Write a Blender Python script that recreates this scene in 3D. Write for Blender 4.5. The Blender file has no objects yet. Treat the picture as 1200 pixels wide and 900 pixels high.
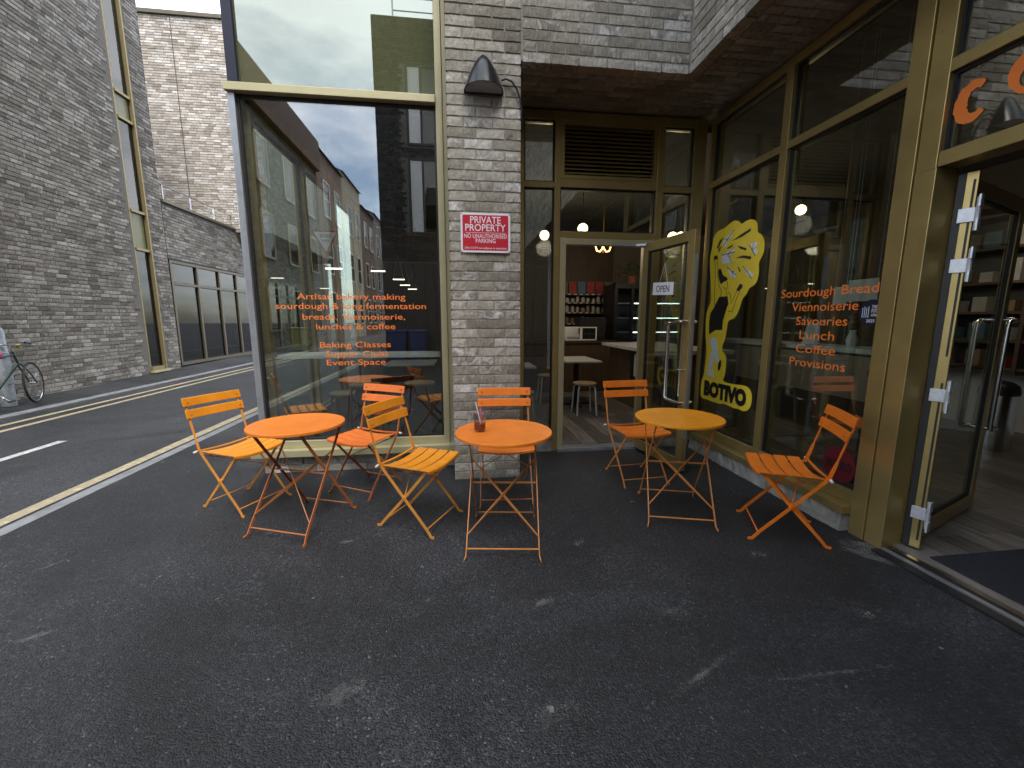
import bpy, bmesh, math, random
import numpy as np
from mathutils import Vector, Matrix
random.seed(7); RNG = np.random.default_rng(7)
R = math.radians
S = bpy.context.scene
COL = S.collection

# ------------------------------------------------------------------ camera
cd = bpy.data.cameras.new('camera'); cam = bpy.data.objects.new('camera', cd); COL.objects.link(cam)
cd.sensor_width = 36.0; cd.lens = 36.0 * 486.9 / 1200.0; cd.clip_start = 0.05; cd.clip_end = 400
YAW, PITCH, ROLL = R(7.267), R(8.926), R(0.046)
fw = Vector((math.sin(YAW) * math.cos(PITCH), math.cos(YAW) * math.cos(PITCH), -math.sin(PITCH)))
rt = Vector((math.cos(YAW), -math.sin(YAW), 0)); up = rt.cross(fw)
m3 = Matrix((rt, up, -fw)).transposed()
cam.matrix_world = Matrix.Translation((0, 0, 1.4)) @ m3.to_4x4() @ Matrix.Rotation(-ROLL, 4, 'Z')
S.camera = cam

# ------------------------------------------------------------------ world and sun
W = bpy.data.worlds.new('World'); S.world = W; W.use_nodes = True
wn = W.node_tree; wn.nodes.clear()
SUN_EL, SUN_AZ = R(55), R(158)
def N(t, kind, **kw):
    n = t.nodes.new(kind)
    for k, v in kw.items():
        if k.startswith('i_'): n.inputs[k[2:].replace('_', ' ')].default_value = v
        else: setattr(n, k, v)
    return n
sky = N(wn, 'ShaderNodeTexSky', sky_type='NISHITA', sun_disc=False, sun_elevation=SUN_EL, sun_rotation=SUN_AZ)
tc = N(wn, 'ShaderNodeTexCoord'); mp = N(wn, 'ShaderNodeMapping'); mp.inputs['Scale'].default_value = (1, 1, 2.2)
nz = N(wn, 'ShaderNodeTexNoise', i_Scale=1.7, i_Detail=7.0, i_Roughness=0.55)
cr = N(wn, 'ShaderNodeValToRGB'); cr.color_ramp.elements[0].position = 0.43; cr.color_ramp.elements[1].position = 0.60
mx = N(wn, 'ShaderNodeMix', data_type='RGBA'); mx.inputs['B'].default_value = (11.0, 11.3, 11.8, 1)
nz2 = N(wn, 'ShaderNodeTexNoise', i_Scale=4.0, i_Detail=5.0)
mr = N(wn, 'ShaderNodeMapRange', i_To_Min=0.72, i_To_Max=1.2)
mm = N(wn, 'ShaderNodeMix', data_type='RGBA', blend_type='MULTIPLY'); mm.inputs['Factor'].default_value = 1
bg = N(wn, 'ShaderNodeBackground', i_Strength=0.14); wo = N(wn, 'ShaderNodeOutputWorld')
L = wn.links.new
L(tc.outputs['Generated'], mp.inputs['Vector']); L(mp.outputs[0], nz.inputs['Vector']); L(mp.outputs[0], nz2.inputs['Vector'])
L(nz.outputs['Fac'], cr.inputs[0]); L(cr.outputs[0], mx.inputs['Factor']); L(sky.outputs[0], mx.inputs['A'])
L(nz2.outputs['Fac'], mr.inputs['Value']); L(mx.outputs['Result'], mm.inputs['A']); L(mr.outputs[0], mm.inputs['B'])
L(mm.outputs['Result'], bg.inputs['Color']); L(bg.outputs[0], wo.inputs[0])
sd = bpy.data.lights.new('sun', 'SUN'); sun = bpy.data.objects.new('sun', sd); COL.objects.link(sun)
sd.energy = 1.5; sd.angle = R(22); sd.color = (1.0, 0.96, 0.9)
sdir = Vector((math.sin(SUN_AZ) * math.cos(SUN_EL), math.cos(SUN_AZ) * math.cos(SUN_EL), math.sin(SUN_EL)))
sun.rotation_euler = sdir.to_track_quat('Z', 'Y').to_euler()
vs = S.view_settings; vs.view_transform = 'Standard'; vs.look = 'None'; vs.gamma = 1.0; vs.exposure = 1.15; vs.use_curve_mapping = False
S.render.engine = 'CYCLES'; S.cycles.use_denoising = True; S.cycles.max_bounces = 6; S.cycles.diffuse_bounces = 2
S.cycles.glossy_bounces = 3; S.cycles.transmission_bounces = 5; S.cycles.transparent_max_bounces = 14
S.cycles.caustics_reflective = False; S.cycles.caustics_refractive = False; S.cycles.sample_clamp_indirect = 6; S.cycles.use_adaptive_sampling = True; S.cycles.adaptive_threshold = 0.02

# ------------------------------------------------------------------ materials
def mat_new(name):
    m = bpy.data.materials.new(name); m.use_nodes = True; t = m.node_tree
    return m, t, t.nodes['Principled BSDF'], t.nodes['Material Output']
def pos_node(t, scale=1.0):
    g = N(t, 'ShaderNodeNewGeometry')
    if scale == 1.0: return g.outputs['Position']
    v = N(t, 'ShaderNodeVectorMath', operation='SCALE'); v.inputs['Scale'].default_value = scale
    t.links.new(g.outputs['Position'], v.inputs[0]); return v.outputs[0]
def ramp(t, fac, stops):
    r = N(t, 'ShaderNodeValToRGB'); e = r.color_ramp.elements
    while len(e) < len(stops): e.new(0.5)
    for el, (p, c) in zip(e, stops):
        el.position = p; el.color = c if len(c) == 4 else (*c, 1)
    t.links.new(fac, r.inputs[0]); return r.outputs[0]
def g3(v): return (v, v, v)
def noise(t, vec, scale, detail=4.0, rough=0.55, dist=0.0):
    n = N(t, 'ShaderNodeTexNoise', i_Scale=scale, i_Detail=detail, i_Roughness=rough, i_Distortion=dist)
    t.links.new(vec, n.inputs['Vector']); return n.outputs['Fac']
def mixc(t, fac, a, b, mode='MIX'):
    m = N(t, 'ShaderNodeMix', data_type='RGBA', blend_type=mode)
    for sock, v in ((m.inputs['Factor'], fac), (m.inputs['A'], a), (m.inputs['B'], b)):
        if isinstance(v, (int, float)): sock.default_value = v
        elif isinstance(v, tuple): sock.default_value = v if len(v) == 4 else (*v, 1)
        else: t.links.new(v, sock)
    return m.outputs['Result']
def math_n(t, op, a, b=0.0, clamp=False):
    m = N(t, 'ShaderNodeMath', operation=op, use_clamp=clamp)
    for s, v in ((m.inputs[0], a), (m.inputs[1], b)):
        if isinstance(v, (int, float)): s.default_value = v
        else: t.links.new(v, s)
    return m.outputs[0]
def bump(t, b, h, strength=0.3, dist=0.01):
    n = N(t, 'ShaderNodeBump', i_Strength=strength, i_Distance=dist); t.links.new(h, n.inputs['Height']); t.links.new(n.outputs[0], b.inputs['Normal'])
def plain(name, col, rough=0.5, metal=0.0, var=0.12, scale=14.0, bmp=0.0, spec=0.5, coat=0.0):
    """plain coat with slight uneven wear"""
    m, t, b, o = mat_new(name); p = pos_node(t)
    n = noise(t, p, scale, 5.0)
    lo = tuple(max(0, c * (1 - var)) for c in col); hi = tuple(min(1, c * (1 + var)) for c in col)
    t.links.new(ramp(t, n, [(0.3, lo), (0.7, hi)]), b.inputs['Base Color'])
    rr = N(t, 'ShaderNodeMapRange', i_To_Min=max(0.02, rough - 0.09), i_To_Max=min(1, rough + 0.09)); t.links.new(noise(t, p, scale * 2.7, 3), rr.inputs['Value'])
    t.links.new(rr.outputs[0], b.inputs['Roughness'])
    b.inputs['Metallic'].default_value = metal; b.inputs['Specular IOR Level'].default_value = spec; b.inputs['Coat Weight'].default_value = coat
    if bmp: bump(t, b, noise(t, p, scale * 12, 3), bmp, 0.002)
    return m
def asphalt(name, base, stain=0.5, blue=1.06, patch=1.0):
    m, t, b, o = mat_new(name); p = pos_node(t)
    agg = N(t, 'ShaderNodeTexVoronoi', i_Scale=150.0); t.links.new(p, agg.inputs['Vector'])
    sep = N(t, 'ShaderNodeSeparateColor'); t.links.new(agg.outputs['Color'], sep.inputs[0])
    ag = ramp(t, sep.outputs[0], [(0.0, g3(base * 0.35)), (0.5, g3(base * .92)), (0.85, g3(base * 1.5)), (0.98, g3(base * 2.1)), (1.0, g3(base * 5))])
    big = noise(t, p, 0.5, 4, 0.6, 0.8); mid = noise(t, p, 4.2, 6, 0.7)
    c = mixc(t, 1.0, ag, ramp(t, big, [(0.36, g3(0.55)), (0.5, g3(1.0)), (0.64, g3(1.0 + 0.85 * patch))]), 'MULTIPLY')
    gr = noise(t, p, 46.0, 3, 0.7)
    c = mixc(t, 1.0, c, ramp(t, mid, [(0.3, g3(0.86)), (0.7, g3(1.16))]), 'MULTIPLY')
    c = mixc(t, 1.0, c, ramp(t, gr, [(0.30, g3(0.78)), (0.5, g3(0.98)), (0.72, g3(1.25))]), 'MULTIPLY')
    # pale worn scuffs: clusters broken up by fine grain
    cl = noise(t, p, 1.5, 3, 0.6, 0.5)
    sc = math_n(t, 'MULTIPLY', ramp(t, cl, [(0.56, g3(0)), (0.70, g3(1))]), ramp(t, gr, [(0.47, g3(0)), (0.66, g3(1))]))
    c = mixc(t, math_n(t, 'MULTIPLY', sc, stain * 0.35), c, (0.15, 0.15, 0.147))
    # grit: sparse pale specks and smears of differing size
    nv = N(t, 'ShaderNodeTexNoise', i_Scale=42.0, i_Detail=1.0); t.links.new(p, nv.inputs['Vector'])
    for sc_, th, k, pk in ((19.0, 0.085, 0.65, 0.92), (6.1, 0.045, 0.55, 0.88)):
        ns = N(t, 'ShaderNodeVectorMath', operation='SCALE'); ns.inputs['Scale'].default_value = 0.05; t.links.new(nv.outputs['Color'], ns.inputs[0])
        wv = N(t, 'ShaderNodeVectorMath', operation='ADD'); t.links.new(p, wv.inputs[0]); t.links.new(ns.outputs[0], wv.inputs[1])
        v = N(t, 'ShaderNodeTexVoronoi', i_Scale=sc_); t.links.new(wv.outputs[0], v.inputs['Vector'])
        s2 = N(t, 'ShaderNodeSeparateColor'); t.links.new(v.outputs['Color'], s2.inputs[0])
        near = math_n(t, 'LESS_THAN', v.outputs['Distance'], math_n(t, 'MULTIPLY', s2.outputs[1], th * 2.0))
        pick = math_n(t, 'MULTIPLY', math_n(t, 'GREATER_THAN', s2.outputs[0], pk), ramp(t, gr, [(0.38, g3(0.15)), (0.55, g3(1))]))
        c = mixc(t, math_n(t, 'MULTIPLY', math_n(t, 'MULTIPLY', near, pick), k * stain), c, (0.36, 0.36, 0.34))
    c = mixc(t, 1.0, c, (0.95, 1.0, blue), 'MULTIPLY')
    t.links.new(c, b.inputs['Base Color'])
    rr = N(t, 'ShaderNodeMapRange', i_To_Min=0.5, i_To_Max=0.8); t.links.new(big, rr.inputs['Value']); t.links.new(rr.outputs[0], b.inputs['Roughness'])
    b.inputs['Specular IOR Level'].default_value = 0.45
    hh = math_n(t, 'ADD', math_n(t, 'MULTIPLY', agg.outputs['Distance'], -1.0), math_n(t, 'MULTIPLY', mid, 0.4)); bump(t, b, hh, 0.8, 0.006)
    return m
def brick_mat(name, stops, lime=0.6, limecol=(0.60, 0.585, 0.56), seed=0.0, bstr=0.6):
    m, t, b, o = mat_new(name); p = pos_node(t)
    oi = N(t, 'ShaderNodeObjectInfo'); ge = N(t, 'ShaderNodeNewGeometry')
    rnd = math_n(t, 'FRACT', math_n(t, 'ADD', math_n(t, 'ADD', oi.outputs['Random'], ge.outputs['Random Per Island']), seed))
    rnd2 = math_n(t, 'FRACT', math_n(t, 'MULTIPLY', rnd, 17.31))
    base = ramp(t, rnd, stops)
    off = N(t, 'ShaderNodeCombineXYZ'); t.links.new(math_n(t, 'MULTIPLY', rnd2, 37.0), off.inputs[0]); t.links.new(math_n(t, 'MULTIPLY', rnd, 53.0), off.inputs[1])
    pv = N(t, 'ShaderNodeVectorMath', operation='ADD'); t.links.new(p, pv.inputs[0]); t.links.new(off.outputs[0], pv.inputs[1]); q = pv.outputs[0]
    c = mixc(t, 1.0, base, ramp(t, noise(t, q, 22.0, 6, 0.7, 0.8), [(0.25, g3(0.62)), (0.5, g3(1.0)), (0.75, g3(1.38))]), 'MULTIPLY')
    n1 = noise(t, q, 11.0, 6, 0.68, 1.2)
    lim = math_n(t, 'ADD', n1, math_n(t, 'MULTIPLY', math_n(t, 'SUBTRACT', rnd2, 0.5), 0.30))
    c = mixc(t, math_n(t, 'MULTIPLY', ramp(t, lim, [(0.56, g3(0)), (0.76, g3(1))]), lime), c, limecol)
    c = mixc(t, 1.0, c, ramp(t, noise(t, p, 0.55, 5, 0.65, 0.6), [(0.32, g3(0.78)), (0.5, g3(1.0)), (0.7, g3(1.14))]), 'MULTIPLY')
    pit = noise(t, q, 75.0, 3, 0.6)
    c = mixc(t, ramp(t, pit, [(0.26, g3(0.75)), (0.36, g3(0))]), c, (0.05, 0.045, 0.04))
    t.links.new(c, b.inputs['Base Color']); b.inputs['Roughness'].default_value = 0.9; b.inputs['Specular IOR Level'].default_value = 0.25
    w = N(t, 'ShaderNodeTexWave', i_Scale=9.0, i_Distortion=9.0, i_Detail=3.0); t.links.new(q, w.inputs['Vector'])
    hh = math_n(t, 'ADD', math_n(t, 'MULTIPLY', w.outputs['Fac'], 0.35), math_n(t, 'ADD', n1, math_n(t, 'MULTIPLY', pit, 0.5))); bump(t, b, hh, bstr, 0.008)
    return m
def wood(name, c0, c1, axis=1, scale=1.0, rough=0.5):
    m, t, b, o = mat_new(name); p = pos_node(t)
    oi = N(t, 'ShaderNodeObjectInfo'); of = N(t, 'ShaderNodeCombineXYZ')
    for k in range(3): t.links.new(math_n(t, 'MULTIPLY', oi.outputs['Random'], 31.0), of.inputs[k])
    ad = N(t, 'ShaderNodeVectorMath', operation='ADD'); t.links.new(p, ad.inputs[0]); t.links.new(of.outputs[0], ad.inputs[1])
    mpn = N(t, 'ShaderNodeMapping'); sc = [18.0, 18.0, 18.0]; sc[axis] = 1.3; mpn.inputs['Scale'].default_value = [x * scale for x in sc]; t.links.new(ad.outputs[0], mpn.inputs['Vector'])
    n = noise(t, mpn.outputs[0], 2.0, 6, 0.62, 0.7)
    c = ramp(t, n, [(0.3, c0), (0.7, c1)])
    c = mixc(t, 1.0, c, ramp(t, oi.outputs['Random'], [(0, g3(0.6)), (1, g3(1.35))]), 'MULTIPLY')
    t.links.new(c, b.inputs['Base Color']); b.inputs['Roughness'].default_value = rough; bump(t, b, n, 0.15, 0.002)
    return m
def glass_mat(name, tint=(0.80, 0.84, 0.80), base=0.07, gain=0.9, gcol=(1, 1, 1)):
    m, t, b, o = mat_new(name); t.nodes.remove(b)
    tr = N(t, 'ShaderNodeBsdfTransparent'); tr.inputs[0].default_value = (*tint, 1)
    gl = N(t, 'ShaderNodeBsdfGlossy'); gl.inputs['Roughness'].default_value = 0.0; gl.inputs['Color'].default_value = (*gcol, 1)
    p = pos_node(t); bn = N(t, 'ShaderNodeBump', i_Strength=0.015, i_Distance=0.02); t.links.new(noise(t, p, 0.9, 1), bn.inputs['Height']); t.links.new(bn.outputs[0], gl.inputs['Normal'])
    fr = N(t, 'ShaderNodeFresnel', i_IOR=1.5)
    gb = N(t, 'ShaderNodeNewGeometry'); front = math_n(t, 'SUBTRACT', 1.0, gb.outputs['Backfacing'])   # the inner face adds no second, total reflection
    fac = math_n(t, 'ADD', math_n(t, 'MULTIPLY', math_n(t, 'MULTIPLY', fr.outputs[0], gain), front), base, True)
    mixs = N(t, 'ShaderNodeMixShader'); t.links.new(fac, mixs.inputs[0]); t.links.new(tr.outputs[0], mixs.inputs[1]); t.links.new(gl.outputs[0], mixs.inputs[2])
    t.links.new(mixs.outputs[0], o.inputs[0]); return m
def emit(name, col, s):
    m, t, b, o = mat_new(name); b.inputs['Base Color'].default_value = (*col, 1); b.inputs['Emission Color'].default_value = (*col, 1); b.inputs['Emission Strength'].default_value = s
    return m

M = {}
M['court'] = asphalt('dark_asphalt', 0.0215, 0.9, 1.13, 1.0)
M['road'] = asphalt('grey_asphalt', 0.036, 0.3, 1.12, 0.35)
M['pave'] = asphalt('pavement_asphalt', 0.034, 0.25, 1.10, 0.4)
M['kerb'] = plain('kerb_concrete', (0.185, 0.192, 0.20), 0.85, var=0.3, scale=6, bmp=0.4)
M['conc'] = plain('rough_concrete', (0.30, 0.285, 0.26), 0.9, var=0.4, scale=9, bmp=0.6)
def paint_line(name, col):
    m, t, b, o = mat_new(name); p = pos_node(t)
    w = noise(t, p, 16, 6, 0.7); w2 = noise(t, p, 2.2, 3)
    f = ramp(t, math_n(t, 'ADD', w, math_n(t, 'MULTIPLY', w2, 0.25)), [(0.44, g3(1)), (0.62, g3(0.0)), ])
    c = mixc(t, f, tuple(x * 0.55 for x in col), col)
    c = mixc(t, ramp(t, noise(t, p, 60, 3, 0.7), [(0.62, g3(0)), (0.68, g3(0.8))]), c, (0.07, 0.07, 0.07))
    t.links.new(c, b.inputs['Base Color']); b.inputs['Roughness'].default_value = 0.8; return m
M['yellow_line'] = paint_line('worn_cream_yellow_paint', (0.56, 0.475, 0.31))
M['white_line'] = paint_line('worn_white_paint', (0.70, 0.70, 0.68))
MAINB = [(0.0, (0.222, 0.202, 0.162)), (0.3, (0.29, 0.266, 0.218)), (0.6, (0.345, 0.318, 0.264)), (0.85, (0.395, 0.366, 0.308)), (1.0, (0.44, 0.412, 0.356))]
M['brick'] = brick_mat('taupe_brick', MAINB, 0.85, (0.66, 0.65, 0.63))
M['brick_soffit'] = brick_mat('grey_brown_soffit_brick', [(0.0, (0.21, 0.205, 0.195)), (0.5, (0.30, 0.295, 0.28)), (1.0, (0.38, 0.37, 0.35))], 0.35)
M['brick_left'] = brick_mat('grey_taupe_brick', [(0.0, (0.125, 0.113, 0.097)), (0.3, (0.188, 0.171, 0.148)), (0.7, (0.245, 0.225, 0.196)), (0.92, (0.30, 0.279, 0.248)), (1.0, (0.38, 0.36, 0.33))], 0.55, seed=0.3)
M['brick_far'] = brick_mat('pale_buff_brick', [(0.0, (0.34, 0.29, 0.24)), (0.35, (0.48, 0.42, 0.355)), (0.75, (0.60, 0.54, 0.47)), (1.0, (0.78, 0.74, 0.69))], 0.65, (0.74, 0.72, 0.69), seed=0.6)
M['brick_dark'] = brick_mat('charcoal_brick', [(0.0, (0.018, 0.018, 0.022)), (0.6, (0.035, 0.035, 0.04)), (1.0, (0.07, 0.07, 0.075))], 0.1, seed=0.1)
M['brick_red'] = brick_mat('red_brown_brick', [(0.0, (0.13, 0.085, 0.065)), (0.6, (0.205, 0.138, 0.105)), (1.0, (0.28, 0.2, 0.155))], 0.2, seed=0.2)
M['mortar'] = plain('grey_mortar', (0.30, 0.277, 0.243), 0.95, var=0.25, scale=30, bmp=0.5)
M['mortar_dark'] = plain('dark_mortar', (0.155, 0.143, 0.128), 0.95, var=0.25, scale=30, bmp=0.5)
M['cream'] = plain('cream_render', (0.42, 0.37, 0.27), 0.9, var=0.15, scale=3)
M['gold'] = plain('gold_anodised_aluminium', (0.42, 0.315, 0.12), 0.32, metal=0.6, var=0.10, scale=5, spec=0.5)
M['gold_pale_lit'] = plain('pale_lit_gold_aluminium', (0.50, 0.45, 0.265), 0.40, metal=0.35, var=0.07, scale=5)  # gold frame metal paled: light on the big window is put into the colour
M['bronze'] = plain('bronze_aluminium', (0.13, 0.11, 0.075), 0.45, metal=0.4, var=0.1)
M['dullgold'] = plain('dull_gold_aluminium', (0.27, 0.215, 0.10), 0.45, metal=0.4, var=0.1)
M['alu'] = plain('brushed_aluminium', (0.42, 0.44, 0.47), 0.35, metal=0.7, var=0.1, scale=8)
M['steel'] = plain('stainless_steel', (0.62, 0.62, 0.62), 0.22, metal=1.0, var=0.08, scale=20)
M['zinc'] = plain('zinc_hinge', (0.62, 0.64, 0.68), 0.4, metal=0.5, var=0.15, scale=40)
M['galv'] = plain('galvanised_steel', (0.27, 0.30, 0.33), 0.5, metal=0.4, var=0.25, scale=12)
M['gasket'] = plain('black_rubber', (0.012, 0.012, 0.013), 0.5)
M['black'] = plain('satin_black', (0.014, 0.014, 0.016), 0.4)
M['lampblack'] = plain('gloss_black_paint', (0.004, 0.005, 0.008), 0.2, spec=0.4, var=0.03)
M['glass'] = glass_mat('window_glass', (0.84, 0.88, 0.85), 0.13, 1.2)
M['glass_door'] = glass_mat('door_glass', (0.90, 0.91, 0.86), 0.05, 1.0)
M['glass_far'] = glass_mat('far_glass', (0.30, 0.32, 0.31), 0.05, 0.55)
def spandrel():
    m, t, b, o = mat_new('olive_spandrel_glass'); b.inputs['Base Color'].default_value = (0.10, 0.105, 0.045, 1); b.inputs['Roughness'].default_value = 0.015
    gl = N(t, 'ShaderNodeBsdfGlossy'); gl.inputs['Roughness'].default_value = 0.0; gl.inputs['Color'].default_value = (0.80, 0.92, 0.86, 1)
    ms = N(t, 'ShaderNodeMixShader'); ms.inputs[0].default_value = 0.22; t.links.new(b.outputs[0], ms.inputs[1]); t.links.new(gl.outputs[0], ms.inputs[2]); t.links.new(ms.outputs[0], o.inputs[0]); return m
M['spandrel'] = spandrel(); M['olive'] = plain('olive_panel', (0.16, 0.155, 0.07), 0.35, var=0.08)
def powder(name, col):
    m, t, b, o = mat_new(name); p = pos_node(t)
    n = noise(t, p, 9, 5); c = ramp(t, n, [(0.3, tuple(x * 0.88 for x in col)), (0.7, tuple(min(1, x * 1.08) for x in col))])
    ch = noise(t, p, 55, 4, 0.7); c = mixc(t, ramp(t, ch, [(0.655, g3(0)), (0.70, g3(0.75))]), c, (col[0] * 0.42, col[1] * 0.4, col[2] * 0.6))
    t.links.new(c, b.inputs['Base Color']); b.inputs['Roughness'].default_value = 0.42; b.inputs['Specular IOR Level'].default_value = 0.4
    bump(t, b, noise(t, p, 420, 2), 0.06, 0.001); return m
ORANGE, AMBER, REDO, DEEP = (0.78, 0.19, 0.016), (0.74, 0.27, 0.016), (0.77, 0.172, 0.018), (0.80, 0.17, 0.018)
M['orange'] = powder('orange_powder_coat', ORANGE); M['amber'] = powder('amber_powder_coat', AMBER)
M['redorange'] = powder('red_orange_powder_coat', REDO); M['tableorange'] = powder('tabletop_orange', (0.76, 0.205, 0.022)); M['tableamber'] = powder('tabletop_amber', (0.78, 0.29, 0.012))
M['tan'] = powder('tan_orange_steel', (0.66, 0.27, 0.045)); M['copper'] = powder('copper_orange_steel', (0.46, 0.15, 0.045)); M['sand'] = powder('faded_orange_steel', (0.62, 0.24, 0.06))
M['white'] = plain('white_plastic', (0.78, 0.78, 0.76), 0.45, var=0.05)
M['signred'] = plain('sign_red', (0.52, 0.018, 0.035), 0.4, var=0.05); M['signwhite'] = plain('sign_white', (0.80, 0.78, 0.82), 0.4, var=0.04)
M['letter'] = plain('orange_vinyl', (0.88, 0.22, 0.035), 0.5, var=0.05); M['stick_y'] = plain('yellow_vinyl', (0.88, 0.66, 0.045), 0.45, var=0.05)
M['ink'] = plain('black_print', (0.010, 0.010, 0.011), 0.5, var=0.02); M['stock'] = plain('pale_blue_print', (0.62, 0.70, 0.80), 0.5, var=0.03)
M['navy'] = plain('navy_vinyl', (0.005, 0.008, 0.026), 0.5, var=0.05); M['burro'] = plain('red_vinyl', (0.13, 0.010, 0.014), 0.5, var=0.08)
M['plank'] = wood('grey_oak_floor', (0.075, 0.066, 0.056), (0.25, 0.225, 0.195), 1, 1.0, 0.42)
M['panel'] = wood('brown_wood_panel', (0.060, 0.036, 0.018), (0.125, 0.076, 0.040), 2, 0.8, 0.5)
M['ply'] = wood('pale_wood', (0.30, 0.20, 0.10), (0.45, 0.32, 0.18), 0, 1.2, 0.5)
M['mat'] = plain('navy_grey_mat', (0.018, 0.021, 0.028), 0.95, var=0.3, scale=60, bmp=0.6)
M['ceil'] = plain('dark_ceiling_paint', (0.05, 0.047, 0.043), 0.8); M['umber'] = plain('umber_paint', (0.05, 0.042, 0.034), 0.8); M['beige'] = plain('beige_plaster', (0.15, 0.125, 0.09), 0.85, var=0.06); M['whitewall'] = plain('white_plaster', (0.55, 0.55, 0.54), 0.8, var=0.05)
M['marble'] = plain('pale_worktop', (0.58, 0.57, 0.54), 0.35, var=0.08, scale=6); M['stoolwhite'] = plain('white_lacquer', (0.66, 0.62, 0.55), 0.4, var=0.05)
M['bulb'] = emit('warm_bulb', (1.0, 0.74, 0.34), 4.5); M['glow'] = emit('amber_glow', (1.0, 0.55, 0.18), 2.0); M['tube'] = emit('cool_fridge_tube', (0.75, 0.92, 1.0), 2.2); M['ledbar'] = emit('warm_led_bar', (1.0, 0.9, 0.72), 2.0)
M['brass'] = plain('brass', (0.60, 0.36, 0.10), 0.3, metal=0.9); M['leaf'] = plain('leaf_green', (0.05, 0.10, 0.03), 0.5, var=0.4); M['terra'] = plain('terracotta', (0.30, 0.11, 0.06), 0.8)
M['bikegreen'] = plain('dark_green_enamel', (0.012, 0.035, 0.028), 0.3); M['tyre'] = plain('tyre_rubber', (0.014, 0.014, 0.014), 0.85); M['pink'] = plain('pink_cloth', (0.55, 0.10, 0.26), 0.8)
M['liquid'] = plain('dark_red_drink', (0.13, 0.006, 0.010), 0.25); M['tumbler'] = glass_mat('tumbler_glass', (0.93, 0.91, 0.92), 0.03, 0.8)
M['bin_y'] = plain('yellow_bin_plastic', (0.40, 0.37, 0.06), 0.5); M['bin_b'] = plain('blue_bin_plastic', (0.03, 0.06, 0.22), 0.5); M['clad'] = plain('charcoal_cladding', (0.035, 0.035, 0.04), 0.5)
for k, c in dict(jar=(0.50, 0.47, 0.42), jar2=(0.24, 0.15, 0.08), boxr=(0.35, 0.05, 0.05), boxg=(0.10, 0.18, 0.08), boxb=(0.10, 0.2, 0.26), kraft=(0.38, 0.26, 0.15), paper=(0.6, 0.58, 0.54)).items(): M[k] = plain('pack_' + k, c, 0.6)

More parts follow.
